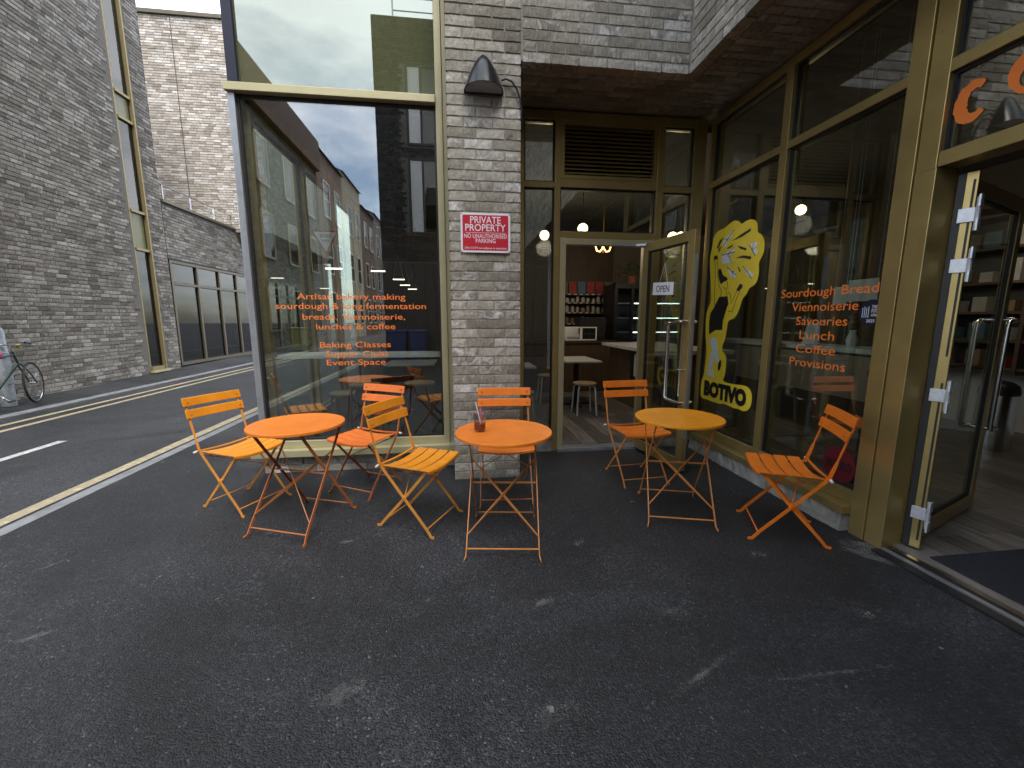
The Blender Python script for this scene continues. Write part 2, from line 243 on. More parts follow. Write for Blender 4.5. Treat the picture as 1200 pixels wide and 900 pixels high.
# ------------------------------------------------------------------ mesh helpers
class MB:
    def __init__(s): s.v = []; s.f = []
    def add(s, vs, fs):
        o = len(s.v); s.v += [tuple(x) for x in vs]; s.f += [tuple(i + o for i in f) for f in fs]; return s
    def box(s, x0, x1, y0, y1, z0, z1):
        x0, x1 = min(x0, x1), max(x0, x1); y0, y1 = min(y0, y1), max(y0, y1); z0, z1 = min(z0, z1), max(z0, z1)
        return s.add([(x0, y0, z0), (x1, y0, z0), (x1, y1, z0), (x0, y1, z0), (x0, y0, z1), (x1, y0, z1), (x1, y1, z1), (x0, y1, z1)],
                     [(0, 3, 2, 1), (4, 5, 6, 7), (0, 1, 5, 4), (1, 2, 6, 5), (2, 3, 7, 6), (3, 0, 4, 7)])
    def strip(s, pts, side, w, t):
        """flat bar swept along pts; side = direction of its width w, t = thickness"""
        side = Vector(side).normalized(); pts = [Vector(p) for p in pts]; rings = []
        for i, p in enumerate(pts):
            d = (pts[min(i + 1, len(pts) - 1)] - pts[max(i - 1, 0)]).normalized(); sd_ = (side - d * side.dot(d)).normalized(); n = d.cross(sd_)
            ww = w[i] if isinstance(w, (list, tuple)) else w
            rings.append([p + sd_ * ww / 2 + n * t / 2, p - sd_ * ww / 2 + n * t / 2, p - sd_ * ww / 2 - n * t / 2, p + sd_ * ww / 2 - n * t / 2])
        return s.loft(rings)
    def loft(s, rings, cap=True):
        n = len(rings[0]); vs = [v for r in rings for v in r]; fs = []
        for i in range(len(rings) - 1):
            for j in range(n):
                a, b2 = i * n + j, i * n + (j + 1) % n
                fs.append((a, b2, b2 + n, a + n))
        if cap: fs.append(tuple(range(n))[::-1]); fs.append(tuple((len(rings) - 1) * n + k for k in range(n)))
        return s.add(vs, fs)
    def tube(s, pts, r, n=8, cap=True):
        pts = [Vector(p) for p in pts]; rings = []; ref = None
        for i, p in enumerate(pts):
            d = (pts[min(i + 1, len(pts) - 1)] - pts[max(i - 1, 0)]).normalized()
            if ref is None: ref = Vector((0, 0, 1)) if abs(d.z) < 0.9 else Vector((1, 0, 0))
            a = (ref - d * ref.dot(d)).normalized(); ref = a; b2 = d.cross(a); rr = r[i] if isinstance(r, (list, tuple)) else r
            rings.append([p + (a * math.cos(2 * math.pi * k / n) + b2 * math.sin(2 * math.pi * k / n)) * rr for k in range(n)])
        return s.loft(rings, cap)
    def lathe(s, prof, n=32, c=(0, 0, 0), cap=True):
        rings = [[(c[0] + r * math.cos(2 * math.pi * k / n), c[1] + r * math.sin(2 * math.pi * k / n), c[2] + z) for k in range(n)] for r, z in prof]
        return s.loft(rings, cap)
    def torus(s, c, ax_u, ax_v, R0, r, n=40, m=8):
        c = Vector(c); u = Vector(ax_u).normalized(); v = Vector(ax_v).normalized(); w = u.cross(v); rings = []
        for i in range(n):
            a = 2 * math.pi * i / n; d = u * math.cos(a) + v * math.sin(a)
            rings.append([c + d * (R0 + r * math.cos(2 * math.pi * k / m)) + w * r * math.sin(2 * math.pi * k / m) for k in range(m)])
        vs = [p for q in rings for p in q]; fs = [(i * m + j, i * m + (j + 1) % m, ((i + 1) % n) * m + (j + 1) % m, ((i + 1) % n) * m + j) for i in range(n) for j in range(m)]
        return s.add(vs, fs)
    def prism(s, poly, fn, t0, t1):
        """2-D outline lifted by fn(u, v, depth) between depths t0 and t1"""
        n = len(poly); vs = [fn(u, v, t0) for u, v in poly] + [fn(u, v, t1) for u, v in poly]
        return s.add(vs, [tuple(range(n))[::-1], tuple(range(n, 2 * n))] + [(i, (i + 1) % n, (i + 1) % n + n, i + n) for i in range(n)])
    def mesh(s, name, mat, smooth=False):
        me = bpy.data.meshes.new(name); me.from_pydata([tuple(v) for v in s.v], [], s.f); me.update()
        bm = bmesh.new(); bm.from_mesh(me); bmesh.ops.recalc_face_normals(bm, faces=bm.faces[:]); bm.to_mesh(me); bm.free()
        if mat is not None: me.materials.append(M[mat] if isinstance(mat, str) else mat)
        if smooth:
            for p in me.polygons: p.use_smooth = True
            try: me.set_sharp_from_angle(angle=R(38))
            except Exception: pass
        return me
    def build(s, name, mat, parent=None, smooth=False, bevel=0.0, seg=2):
        o = bpy.data.objects.new(name, s.mesh(name, mat, smooth)); COL.objects.link(o)
        if parent is not None: o.parent = parent
        if bevel:
            b = o.modifiers.new('bevel', 'BEVEL'); b.width = bevel; b.segments = seg; b.limit_method = 'ANGLE'; b.angle_limit = R(40)
        return o
def tag(o, label=None, cat=None, group=None, kind=None):
    if label: o['label'] = label
    if cat: o['category'] = cat
    if group: o['group'] = group
    if kind: o['kind'] = kind
    return o
def thing(name, loc, label, cat, group=None, rz=0.0):
    o = bpy.data.objects.new(name, None); COL.objects.link(o); o.location = loc; o.rotation_euler = (0, 0, rz); o.empty_display_size = 0.1
    return tag(o, label, cat, group)
def copy_tree(o, parent=None):
    c = o.copy(); COL.objects.link(c); c.parent = parent
    for ch in o.children: copy_tree(ch, c)
    return c
def struct(o): return tag(o, kind='structure')
def sheet(name, poly, z, mat, parent=None):
    return MB().add([(x, y, z) for x, y in poly] if not callable(z) else [(x, y, z(x, y)) for x, y in poly], [tuple(range(len(poly)))]).build(name, mat, parent)
def text_mesh(body, mat, width=None, height=0.1, off=0.0, shear=0.0, depth=0.0006):
    """lettering as a mesh in its own XY plane, centred on x, baseline at 0"""
    cu = bpy.data.curves.new('lettering', 'FONT'); cu.body = body; cu.align_x = 'CENTER'; cu.size = 1.0; cu.offset = off; cu.shear = shear; cu.resolution_u = 3
    ob = bpy.data.objects.new('lettering', cu); COL.objects.link(ob); bpy.context.view_layer.update()
    me = bpy.data.meshes.new_from_object(ob.evaluated_get(bpy.context.evaluated_depsgraph_get())); bpy.data.objects.remove(ob); bpy.data.curves.remove(cu)
    co = np.array([v.co[:] for v in me.vertices]) if len(me.vertices) else np.zeros((0, 3))
    if len(co):
        s_z = height; s_x = height if width is None else width / max(1e-6, co[:, 0].max() - co[:, 0].min()); cx = (co[:, 0].max() + co[:, 0].min()) / 2
        for v in me.vertices: v.co = ((v.co.x - cx) * s_x, v.co.y * s_z, 0)
    me.materials.clear(); me.materials.append(M[mat]); return me
def split_mesh(me, n_parts, mat):
    """cut a lettering mesh at its widest gaps along x"""
    co = np.array([v.co[:] for v in me.vertices]); nv = len(co); lab = np.arange(nv)
    def root(a):
        while lab[a] != a: lab[a] = lab[lab[a]]; a = lab[a]
        return a
    for p in me.polygons:
        vs_ = list(p.vertices)
        for a in vs_[1:]:
            ra_, rb_ = root(vs_[0]), root(a)
            if ra_ != rb_: lab[ra_] = rb_
    rt_ = np.array([root(a) for a in range(nv)]); iv = sorted((co[rt_ == r, 0].min(), co[rt_ == r, 0].max(), r) for r in set(rt_))
    spans = []
    for a, b, r in iv:
        if spans and a <= spans[-1][1] + 1e-5: spans[-1][1] = max(b, spans[-1][1]); spans[-1][2].append(r)
        else: spans.append([a, b, [r]])
    if n_parts > len(spans): n_parts = len(spans)
    cuts = sorted(sorted(range(1, len(spans)), key=lambda k: spans[k - 1][1] - spans[k][0])[:n_parts - 1]); out = []
    for a, b in zip([0] + cuts, cuts + [len(spans)]):
        rs_ = set(r for sp_ in spans[a:b] for r in sp_[2]); idx = [k for k in range(nv) if rt_[k] in rs_]; mp_ = {k: q for q, k in enumerate(idx)}
        m2 = bpy.data.meshes.new('lettering'); m2.from_pydata([tuple(co[k]) for k in idx], [], [tuple(mp_[v] for v in p.vertices) for p in me.polygons if rt_[p.vertices[0]] in rs_]); m2.update(); m2.materials.append(M[mat]); out.append(m2)
    return out
def put_text(name, body, mat, origin, u, v, width=None, height=0.1, off=0.0, parent=None, shear=0.0, letters=False):
    """one part per word (or per letter where letters are large)"""
    me = text_mesh(body, mat, width, height, off, shear); u = Vector(u).normalized(); v = Vector(v).normalized(); w = u.cross(v)
    mw = Matrix((u, v, w)).transposed().to_4x4(); mw.translation = Vector(origin)
    n_parts = len(body) if letters else len(body.split())
    for m2 in ([me] if n_parts == 1 else split_mesh(me, n_parts, mat)):
        o = bpy.data.objects.new(name, m2); COL.objects.link(o); o.parent = parent; o.matrix_basis = parent_world(parent).inverted() @ mw
def parent_world(o):
    m = o.matrix_basis.copy()
    return parent_world(o.parent) @ m if o.parent else m

# ------------------------------------------------------------------ bricks
BL, BC, JT = 0.2275, 0.0775, 0.011        # brick pitch, course height, joint
_bm = {}
def brick_mesh(Lb, var, mat, depth=0.10):
    k = (round(Lb, 3), var, mat)
    if k in _bm: return _bm[k]
    rg = np.random.default_rng(100 + var * 7 + int(Lb * 1000)); nx, nz = 5, 3; h = BC - JT; vs = []; fs = []
    for j in range(nz):
        for i in range(nx):
            edge = i in (0, nx - 1) or j in (0, nz - 1)
            x = (i / (nx - 1) - 0.5) * Lb; z = (j / (nz - 1) - 0.5) * h
            x += rg.normal(0, 0.0012) - np.sign(x) * (0.002 if i in (0, nx - 1) else 0); z += rg.normal(0, 0.0010) - np.sign(z) * (0.0015 if j in (0, nz - 1) else 0)
            vs.append((x, 0.0022 * edge + abs(rg.normal(0, 0.0014)), z))
    for j in range(nz - 1):
        for i in range(nx - 1): a = j * nx + i; fs.append((a, a + 1, a + nx + 1, a + nx))
    ring = [j for j in range(nx)] + [nx * j + nx - 1 for j in range(1, nz)] + [nx * (nz - 1) + i for i in range(nx - 2, -1, -1)] + [nx * j for j in range(nz - 2, 0, -1)]
    n0 = len(vs)
    for q in ring:
        x, y, z = vs[q]; vs.append((np.clip(x * 1.04, -Lb / 2, Lb / 2), 0.0065, np.clip(z * 1.06, -h / 2, h / 2)))
    n1 = len(vs)
    for q in range(len(ring)): x, y, z = vs[n0 + q]; vs.append((x, depth, z))
    m = len(ring)
    for q in range(m): r2 = (q + 1) % m; fs.append((ring[q], n0 + q, n0 + r2, ring[r2])); fs.append((n0 + q, n1 + q, n1 + r2, n0 + r2))
    me = MB().add(vs, fs).mesh('brick', mat); _bm[k] = me; return me
def place_bricks(parent, items, mat, rot):
    """items: (centre, length) ; rot maps local (length, -outward, height)"""
    for (c, Lb) in items:
        o = bpy.data.objects.new('brick', brick_mesh(Lb, random.randrange(5), mat)); COL.objects.link(o); o.parent = parent
        o.location = c; o.rotation_euler = (rot[0] + random.gauss(0, 0.006), rot[1] + random.gauss(0, 0.003), rot[2] + random.gauss(0, 0.004))
def brick_stuff(name, parent, cells, origin, u, n, w, mat, depth=0.04, proud=0.004):
    """cells: (u0, u1, v0, v1) brick rectangles; one joined mesh of separate chamfered bricks"""
    cells = np.array(cells, float)
    if not len(cells): return None
    k = len(cells); o_ = np.array(origin, float); u = np.array(u, float); n = np.array(n, float); w = np.array(w, float)
    out = RNG.normal(0, proud / 2, k); ch = 0.004
    V = np.zeros((k, 12, 3)); quad = [(0, 2), (1, 2), (1, 3), (0, 3)]
    for li, (dd, ins) in enumerate(((0.0, ch), (-0.006, 0.0), (-depth, 0.0))):
        for qi, (a, b2) in enumerate(quad):
            uu = cells[:, a] + (ins if a == 0 else -ins); vv = cells[:, b2] + (ins if b2 == 2 else -ins)
            off = out + dd + (RNG.normal(0, 0.0012, k) if li == 0 else 0)
            V[:, li * 4 + qi] = o_ + uu[:, None] * u + vv[:, None] * w + off[:, None] * n
    F = [(0, 1, 2, 3)] + [(0 + i, 4 + i, 4 + (i + 1) % 4, (i + 1) % 4) for i in range(4)] + [(4 + i, 8 + i, 8 + (i + 1) % 4, 4 + (i + 1) % 4) for i in range(4)]
    F = (np.arange(k)[:, None, None] * 12 + np.array(F)[None]).reshape(-1, 4)
    if np.dot(np.cross(u, w), n) < 0: F = F[:, ::-1]
    me = bpy.data.meshes.new(name); me.from_pydata(V.reshape(-1, 3).tolist(), [], F.tolist()); me.update(); me.materials.append(M[mat])
    o = bpy.data.objects.new(name, me); COL.objects.link(o); o.parent = parent
    if parent is not None: o.matrix_basis = parent_world(parent).inverted()
    return tag(o, kind='stuff')
def courses(u0, u1, v0, v1, skip=None, L0=BL, C0=BC, jitter=True):
    """running-bond cells clipped to a rectangle"""
    out = []; nrow = int(math.ceil((v1 - v0) / C0 - 1e-6)); offs = [0.0, 0.5, 0.22, 0.72, 0.4]
    for j in range(nrow):
        a = v0 + j * C0; b2 = min(a + C0 - JT, v1); s = u0 - offs[(j * 3 + (random.randrange(3) if jitter else 0)) % 5] * L0 if jitter else u0 - (0.5 * L0 if j % 2 else 0)
        if b2 - a < 0.02: continue
        while s < u1:
            p, q = max(s, u0), min(s + L0 - JT, u1); s += L0
            if q - p > 0.03 and not (skip and skip(p, q, a, b2)): out.append((p, q, a, b2))
    return out

def wb(mb, name, mat, parent, **k):
    """build from world coordinates under a parent"""
    o = mb.build(name, mat, parent, **k); o.matrix_basis = parent_world(parent).inverted(); return o
class Pl:
    """vertical plane: u runs along it, d goes into the building, z up"""
    def __init__(s, kind, face): s.k = kind; s.face = face
    def p(s, u, d, z): return (u, s.face + d, z) if s.k == 'Y' else ((s.face + d, u, z) if s.k == 'X' else (s.face - d, u, z))
    def box(s, mb, u0, u1, d0, d1, z0, z1):
        a = s.p(u0, d0, z0); b = s.p(u1, d1, z1); return mb.box(a[0], b[0], a[1], b[1], a[2], b[2])
def pane(pl, parent, u0, u1, z0, z1, mat='glass', d=0.042, gk=0.013, name='pane'):
    m = MB(); pl.box(m, u0 + gk * .6, u1 - gk * .6, d, d + 0.009, z0 + gk * .6, z1 - gk * .6); o = wb(m, name, mat, parent)
    if gk:
        m = MB(); a, b = d - 0.012, d + 0.022
        pl.box(m, u0, u0 + gk, a, b, z0, z1); pl.box(m, u1 - gk, u1, a, b, z0, z1); pl.box(m, u0 + gk - .001, u1 - gk + .001, a + .001, b - .001, z0, z0 + gk); pl.box(m, u0 + gk - .001, u1 - gk + .001, a + .001, b - .001, z1 - gk, z1)
        wb(m, 'gasket', 'gasket', parent)
    return o

# ================================================================== SETTING: ground, road, pavements
struct(sheet('ground', [(-150, -150), (150, -150), (150, 150), (-150, 150)], -0.02, 'road'))
struct(sheet('road', [(-6.46, -70), (-3.07, -70), (-3.07, 90), (-6.46, 90)], 0.0, 'road'))
fc = MB().add([(-2.985, -9, .004), (2.60, -9, .004), (2.60, 4.30, .004), (-1.75, 4.30, .004), (-1.75, 90, .004), (-2.985, 90, .004)], [(0, 1, 2, 3, 4, 5)]).build('forecourt', 'court'); struct(fc)
struct(MB().box(-3.085, -2.98, -70, 90, -0.1, 0.006).build('near_kerb', 'kerb'))
struct(MB().box(-6.65, -6.455, -70, 90, -0.1, 0.012).build('far_kerb', 'kerb'))
pv = MB(); ys = [-70, 3, 7, 9, 11, 13, 16, 30, 90]
rise = lambda y: 0.045 + 0.125 * min(1.0, max(0.0, (y - 8) / 8.0))
pv.add([(-6.645, y, 0.010) for y in ys] + [(-7.60, y, rise(y)) for y in ys], [(i, i + 1, i + 10, i + 9) for i in range(8)])
struct(pv.build('far_pavement', 'pave'))
def line(name, x0, x1, y0, y1, mat):
    m = MB(); n = max(1, int((y1 - y0) / 1.5)); vs = []
    for i in range(n + 1):
        y = y0 + (y1 - y0) * i / n; j = 0.006 if n > 1 else 0
        vs += [(x0 + random.uniform(-j, j), y, .005), (x1 + random.uniform(-j, j), y, .005)]
    return struct(m.add(vs, [(2 * i, 2 * i + 1, 2 * i + 3, 2 * i + 2) for i in range(n)]).build(name, mat))
line('yellow_line', -3.235, -3.12, -20, 60, 'yellow_line'); line('yellow_line', -5.79, -5.69, -20, 60, 'yellow_line'); line('yellow_line', -6.09, -5.99, -20, 60, 'yellow_line')
line('centre_line_dash', -4.63, -4.53, 3.2, 5.28, 'white_line'); line('centre_line_dash', -4.63, -4.53, -2.8, -0.8, 'white_line')
# pale mortar spill beside the door post, and scuffs and dried splashes on the tarmac
def scuff_mat():
    m, t, b, o = mat_new('dried_pale_scuff'); p = pos_node(t); tr = N(t, 'ShaderNodeBsdfTransparent'); ms = N(t, 'ShaderNodeMixShader')
    n = noise(t, p, 34, 7, 0.8, 0.3); n2 = noise(t, p, 9, 3)
    at = N(t, 'ShaderNodeAttribute', attribute_name='edge')
    f = math_n(t, 'MULTIPLY', ramp(t, math_n(t, 'ADD', n, math_n(t, 'MULTIPLY', math_n(t, 'SUBTRACT', at.outputs['Fac'], 0.5), 0.42)), [(0.50, g3(0)), (0.68, g3(1))]), ramp(t, n2, [(0.3, g3(0.10)), (0.65, g3(0.48))]))
    b.inputs['Base Color'].default_value = (0.24, 0.237, 0.225, 1); b.inputs['Roughness'].default_value = 0.9
    t.links.new(f, ms.inputs[0]); t.links.new(tr.outputs[0], ms.inputs[1]); t.links.new(b.outputs[0], ms.inputs[2]); t.links.new(ms.outputs[0], o.inputs[0]); return m
M['scuff'] = scuff_mat()
def scuff(name, cx, cy, rx, ry, rot, strength=1.0):
    n = 28; vs = [(cx, cy, .0075)]; c, s_ = math.cos(rot), math.sin(rot)
    for k in range(n):
        a = 2 * math.pi * k / n; u, v = rx * math.cos(a), ry * math.sin(a); vs.append((cx + u * c - v * s_, cy + u * s_ + v * c, .0075))
    o = MB().add(vs, [(0, 1 + k, 1 + (k + 1) % n) for k in range(n)]).build(name, 'scuff', fc)
    at = o.data.attributes.new('edge', 'FLOAT', 'POINT'); at.data.foreach_set('value', [strength] + [0.0] * n)
scuff('mortar_spill', 2.45, 2.08, .17, .10, -.6, 2.3); scuff('mortar_spill', 2.40, 1.98, .24, .07, -.9, 1.6)
for x, y, rx, ry, a, k in ((-.72, 2.56, .13, .06, .3, 1.0), (-1.27, 2.72, .09, .05, 0, .9), (.39, 1.84, .13, .06, .2, 1.0), (-.47, 1.44, .20, .10, .4, .95), (.72, 2.35, .16, .07, .5, .95), (1.0, 1.70, .18, .09, 0, .8), (.30, 1.25, .26, .12, .3, .75),
                           (.95, 1.35, .42, .03, .45, .95), (1.45, 1.28, .55, .025, .0, .9), (-1.9, 1.9, .16, .05, .5, .9), (1.30, 2.88, .09, .04, .2, .9), (1.75, 2.10, .22, .08, -.4, .8), (-2.35, 2.5, .35, .05, .9, .7), (.85, 3.55, .20, .08, .2, .8), (-.2, 1.9, .3, .12, .8, .6), (1.9, 1.55, .25, .1, .2, .7), (.6, 2.9, .22, .1, 0, .7), (2.2, 2.95, .25, .08, 1.3, .8)): scuff('scuff_mark', x, y, rx, ry, a, k)

# ================================================================== LEFT: grey brick building with slim stair window
XL = -7.45
lb = thing('brick_building', (XL, 7.6, 0), 'tall grey taupe brick building with one slim vertical window, left of the road', 'building')
wb(MB().box(-13, XL - 0.010, 3, 11.08, -0.1, 11.5).box(-13, XL - 0.010, 11.62, 12.21, -0.1, 11.5).box(-13, XL - 0.30, 11.08, 11.62, -0.1, 11.5), 'wall_core', 'mortar_dark', lb)
cells = courses(3.0, 12.2, 0.0, 11.45, skip=lambda p, q, a, b: q > 11.06 and p < 11.64)
near = sorted(cells, key=lambda c: abs(c[0] - 8.3) * 1.3 + abs(c[2] - 1.9))
big = [c for c in near if 7.2 < c[0] < 10.2 and c[1] - c[0] > 0.2][:295]; bs = set(big)
place_bricks(lb, [((0.0, (c[0] + c[1]) / 2 - 7.6, (c[2] + c[3]) / 2), c[1] - c[0]) for c in big], 'brick_left', (0, 0, math.pi / 2))
brick_stuff('brickwork', lb, [c for c in cells if c not in bs], (XL, 0, 0), (0, 1, 0), (1, 0, 0), (0, 0, 1), 'brick_left')
pl = Pl('-X', XL + 0.025)
m = MB(); pl.box(m, 11.085, 11.125, .03, .16, .16, 11.3); pl.box(m, 11.565, 11.61, -.02, .16, .16, 11.3)
for z0, z1 in ((.16, .24), (3.0, 3.06), (3.86, 3.92), (5.86, 5.92), (6.40, 6.46), (8.7, 8.76), (9.3, 9.36)): pl.box(m, 11.13, 11.55, .004, .15, z0, z1)
sw = wb(m, 'stair_window_frame', 'dullgold', lb, bevel=.004)
for z0, z1, mt in ((.24, 3.0, 'glass_far'), (3.06, 3.86, 'olive'), (3.92, 5.86, 'glass_far'), (5.92, 6.40, 'olive'), (6.46, 8.7, 'glass_far'), (8.76, 9.3, 'olive'), (9.36, 11.2, 'glass_far')): pane(pl, sw, 11.135, 11.545, z0, z1, mt, d=.06)
wb(MB().box(XL, XL + .09, 11.07, 11.66, .10, .155), 'sill', 'gold_pale_lit', lb)

# low wing behind it with a band of windows, coping and railing
lw = thing('low_wing', (XL, 12.3, 0), 'low brick wing with glazed street front and roof terrace railing, beyond the tall left building', 'building')
wb(MB().box(-13, XL - .016, 12.24, 26, 2.95, 4.36).box(-13, XL - 3, 12.24, 26, -.1, 2.95).box(-13, XL - .05, 21.2, 26, -.1, 2.95), 'wall_core', 'mortar_dark', lw)
brick_stuff('brickwork', lw, courses(12.24, 26, 2.97, 4.30), (XL, 0, 0), (0, 1, 0), (1, 0, 0), (0, 0, 1), 'brick_left')
wb(MB().box(-13, XL + .05, 12.22, 26, 4.362, 4.43), 'coping', 'bronze', lw)
pl = Pl('-X', XL - .03); m = MB()
muls = [12.30, 13.43, 14.56, 15.6, 16.7, 17.8, 18.9, 20.0, 21.1]
for y in muls: pl.box(m, y, y + .07, 0, .12, .15, 2.95)
for z0, z1 in ((.15, .23), (2.31, 2.37), (2.87, 2.95)): pl.box(m, 12.30, 21.17, .004, .11, z0, z1)
gf = wb(m, 'shopfront_frame', 'bronze', lw)
for a, b in zip(muls[:-1], muls[1:]):
    pane(pl, gf, a + .07, b, .23, 2.31, 'glass_far', d=.05); pane(pl, gf, a + .07, b, 2.37, 2.87, 'glass_far', d=.05)
wb(MB().box(XL - 2.99, XL - .2, 12.3, 21, .1, .16), 'floor_slab', 'conc', lw)
m = MB(); m.tube([(XL - .06, 12.25, 4.82), (XL - .06, 26, 4.82)], .022).tube([(XL - .06, 12.25, 4.62), (XL - .06, 26, 4.62)], .012)
wb(m, 'handrail', 'steel', lw, smooth=True)
for k in range(12): wb(MB().tube([(XL - .06, 12.4 + 1.15 * k, 4.43), (XL - .06, 12.4 + 1.15 * k, 4.82)], .018), 'railing_post', 'steel', lw, smooth=True)
# pale block facing the camera above the terrace
fb = thing('pale_brick_block', (-10, 15.7, 0), 'tall pale buff brick block rising behind the terrace railing', 'building')
wb(MB().box(-14, -6.3, 15.76, 24, 4.3, 10.72), 'wall_core', 'mortar', fb)
cl = courses(-13.9, -6.35, 4.4, 10.70, skip=lambda p, q, a, b: abs((p + q) / 2 + 8.74) < 0.0)
brick_stuff('brickwork', fb, cl, (0, 15.745, 0), (1, 0, 0), (0, -1, 0), (0, 0, 1), 'brick_far')
wb(MB().box(-14.05, -6.2, 15.68, 24.05, 10.722, 10.83), 'coping', 'bronze', fb)
wb(MB().box(-8.72, -8.70, 15.728, 15.75, 4.4, 10.7), 'movement_joint', 'mortar_dark', fb)

# ================================================================== CAFE BUILDING
cb = thing('cafe_building', (0.25, 3.6, 0), 'taupe brick cafe building with gold framed glazing and recessed corner entrance', 'building')
CBL = Vector((0.25, 3.6, 0))
YP, YE, XR, ZS = 3.507, 4.20, 2.56, 3.36    # pillar front, entrance glazing, right glazing, soffit height
wb(MB().box(-.045, .508, 3.515, 4.28, -.05, ZS + .02), 'pillar_core', 'mortar', cb)
up_ = MB().box(-.048, 12, 3.518, 12, ZS + .010, 9.0).box(1.909, 12, -3.5, 3.516, ZS + .010, 9.0).box(-1.72, -.052, 4.06, 12, 3.42, 9.0)
wb(up_, 'upper_wall_core', 'mortar', cb)
items = []
def rowfill(u0, u1, odd, z):
    """brick lengths of one pillar course: half, full, full or full, full, half"""
    tot = u1 - u0; half = tot - 2 * BL
    ls = [half, BL, BL] if odd else [BL, BL, half]; u = u0; out = []
    for l in ls: out.append((u, u + l - JT, z)); u += l
    return out
PX0, PX1 = -.057, .519 + JT
zrows = [k * BC for k in range(52)]
for j, z in enumerate(zrows):
    for a, b, zz in rowfill(PX0, PX1, j % 2, z): items.append((((a + b) / 2, YP, zz + (BC - JT) / 2 + .004), b - a))
zo = [ZS + k * BC for k in range(9)]
OX0, OX1 = .535, 1.90
cells_o = courses(OX0, OX1 - .002, ZS, ZS + 9 * BC - .001, jitter=False)
for a, b, c, d in cells_o: items.append((((a + b) / 2, YP + .003, (c + d) / 2), b - a))
place_bricks(cb, [(Vector(c) - CBL, l) for c, l in items], 'brick', (0, 0, 0))
cells_r = courses(1.72, YP - .01, ZS, ZS + 9 * BC - .001, jitter=False)
place_bricks(cb, [(Vector((1.90, (a + b) / 2, (c + d) / 2)) - CBL, b - a) for a, b, c, d in cells_r], 'brick', (0, 0, -math.pi / 2))
cells_p = courses(-1.78, -.075, 0.0, .15, jitter=False)
place_bricks(cb, [(Vector(((a + b) / 2, 3.885, (c + d) / 2)) - CBL, b - a) for a, b, c, d in cells_p], 'brick', (0, 0, 0))
wb(MB().box(-1.775, -.06, 3.897, 4.0, -.05, .163), 'plinth_core', 'mortar', cb)
# further brickwork: upper walls out of frame, pillar flank, soffit
brick_stuff('brickwork', cb, courses(OX0 - .57, OX1, ZS + 9 * BC, 8.9) , (0, YP + .003, 0), (1, 0, 0), (0, -1, 0), (0, 0, 1), 'brick')
brick_stuff('brickwork', cb, courses(-3.4, 1.71, ZS, ZS + 9 * BC - .001) + courses(-3.4, YP - .01, ZS + 9 * BC, 8.9), (1.90, 0, 0), (0, 1, 0), (-1, 0, 0), (0, 0, 1), 'brick')
brick_stuff('brickwork', cb, courses(3.63, 4.19, 0, ZS), (.519, 0, 0), (0, 1, 0), (1, 0, 0), (0, 0, 1), 'brick')
brick_stuff('soffit_brickwork', cb, courses(.53, 2.52, 3.63, 4.19) + courses(2.01, 2.52, -3.3, 3.62), (0, 0, ZS + .003), (1, 0, 0), (0, 0, -1), (0, 1, 0), 'brick_soffit', proud=.003)

# ---- big street window
pl = Pl('Y', 3.88)
m = MB(); pl.box(m, -.155, -.10, 0, .11, .20, 8.6); pl.box(m, -.098, -.062, .012, .11, .20, 8.6)
pl.box(m, -1.735, -.153, .004, .108, .232, .298)
bw = wb(m, 'window_frame', 'gold_pale_lit', cb, bevel=.003)
m = MB(); pl.box(m, -1.80, -.157, -.03, .10, 3.19, 3.25); wb(m, 'transom', 'gold_pale_lit', bw, bevel=.003)
m = MB(); pl.box(m, -1.79, -1.737, 0, .11, .20, 3.189); wb(m, 'corner_post', 'alu', bw, bevel=.003)
m = MB(); pl.box(m, -1.775, -1.70, -.005, .10, 3.252, 8.6); wb(m, 'corner_trim', 'navy', bw)  # dark reflection on the frame edge is put into the navy colour
m = MB(); pl.box(m, -1.86, -.06, -.065, .10, .166, .231); wb(m, 'sill', 'gold_pale_lit', bw, bevel=.004)
pane(pl, bw, -1.737, -.155, .298, 3.19, d=.045, gk=.018)
pane(pl, bw, -1.70, -.157, 3.25, 6.2, 'spandrel', d=.03, gk=.0, name='spandrel_pane'); pane(pl, bw, -1.70, -.157, 6.24, 8.6, 'spandrel', d=.03, gk=0, name='spandrel_pane')
wl = [('Artisan bakery making', -1.397, -.471, 1.571), ('sourdough & long fermentation', -1.58, -.291, 1.488), ('breads, Viennoiserie,', -1.365, -.48, 1.394), ('lunches & coffee', -1.256, -.57, 1.307), ('Baking Classes', -1.235, -.617, 1.145), ('Supper Clubs', -1.19, -.64, 1.062), ('Event Space', -1.187, -.67, .985)]
for s, a, b, z in wl: put_text('lettering', s, 'letter', ((a + b) / 2, 3.921, z), (1, 0, 0), (0, 0, 1), b - a, .074, .002, bw)

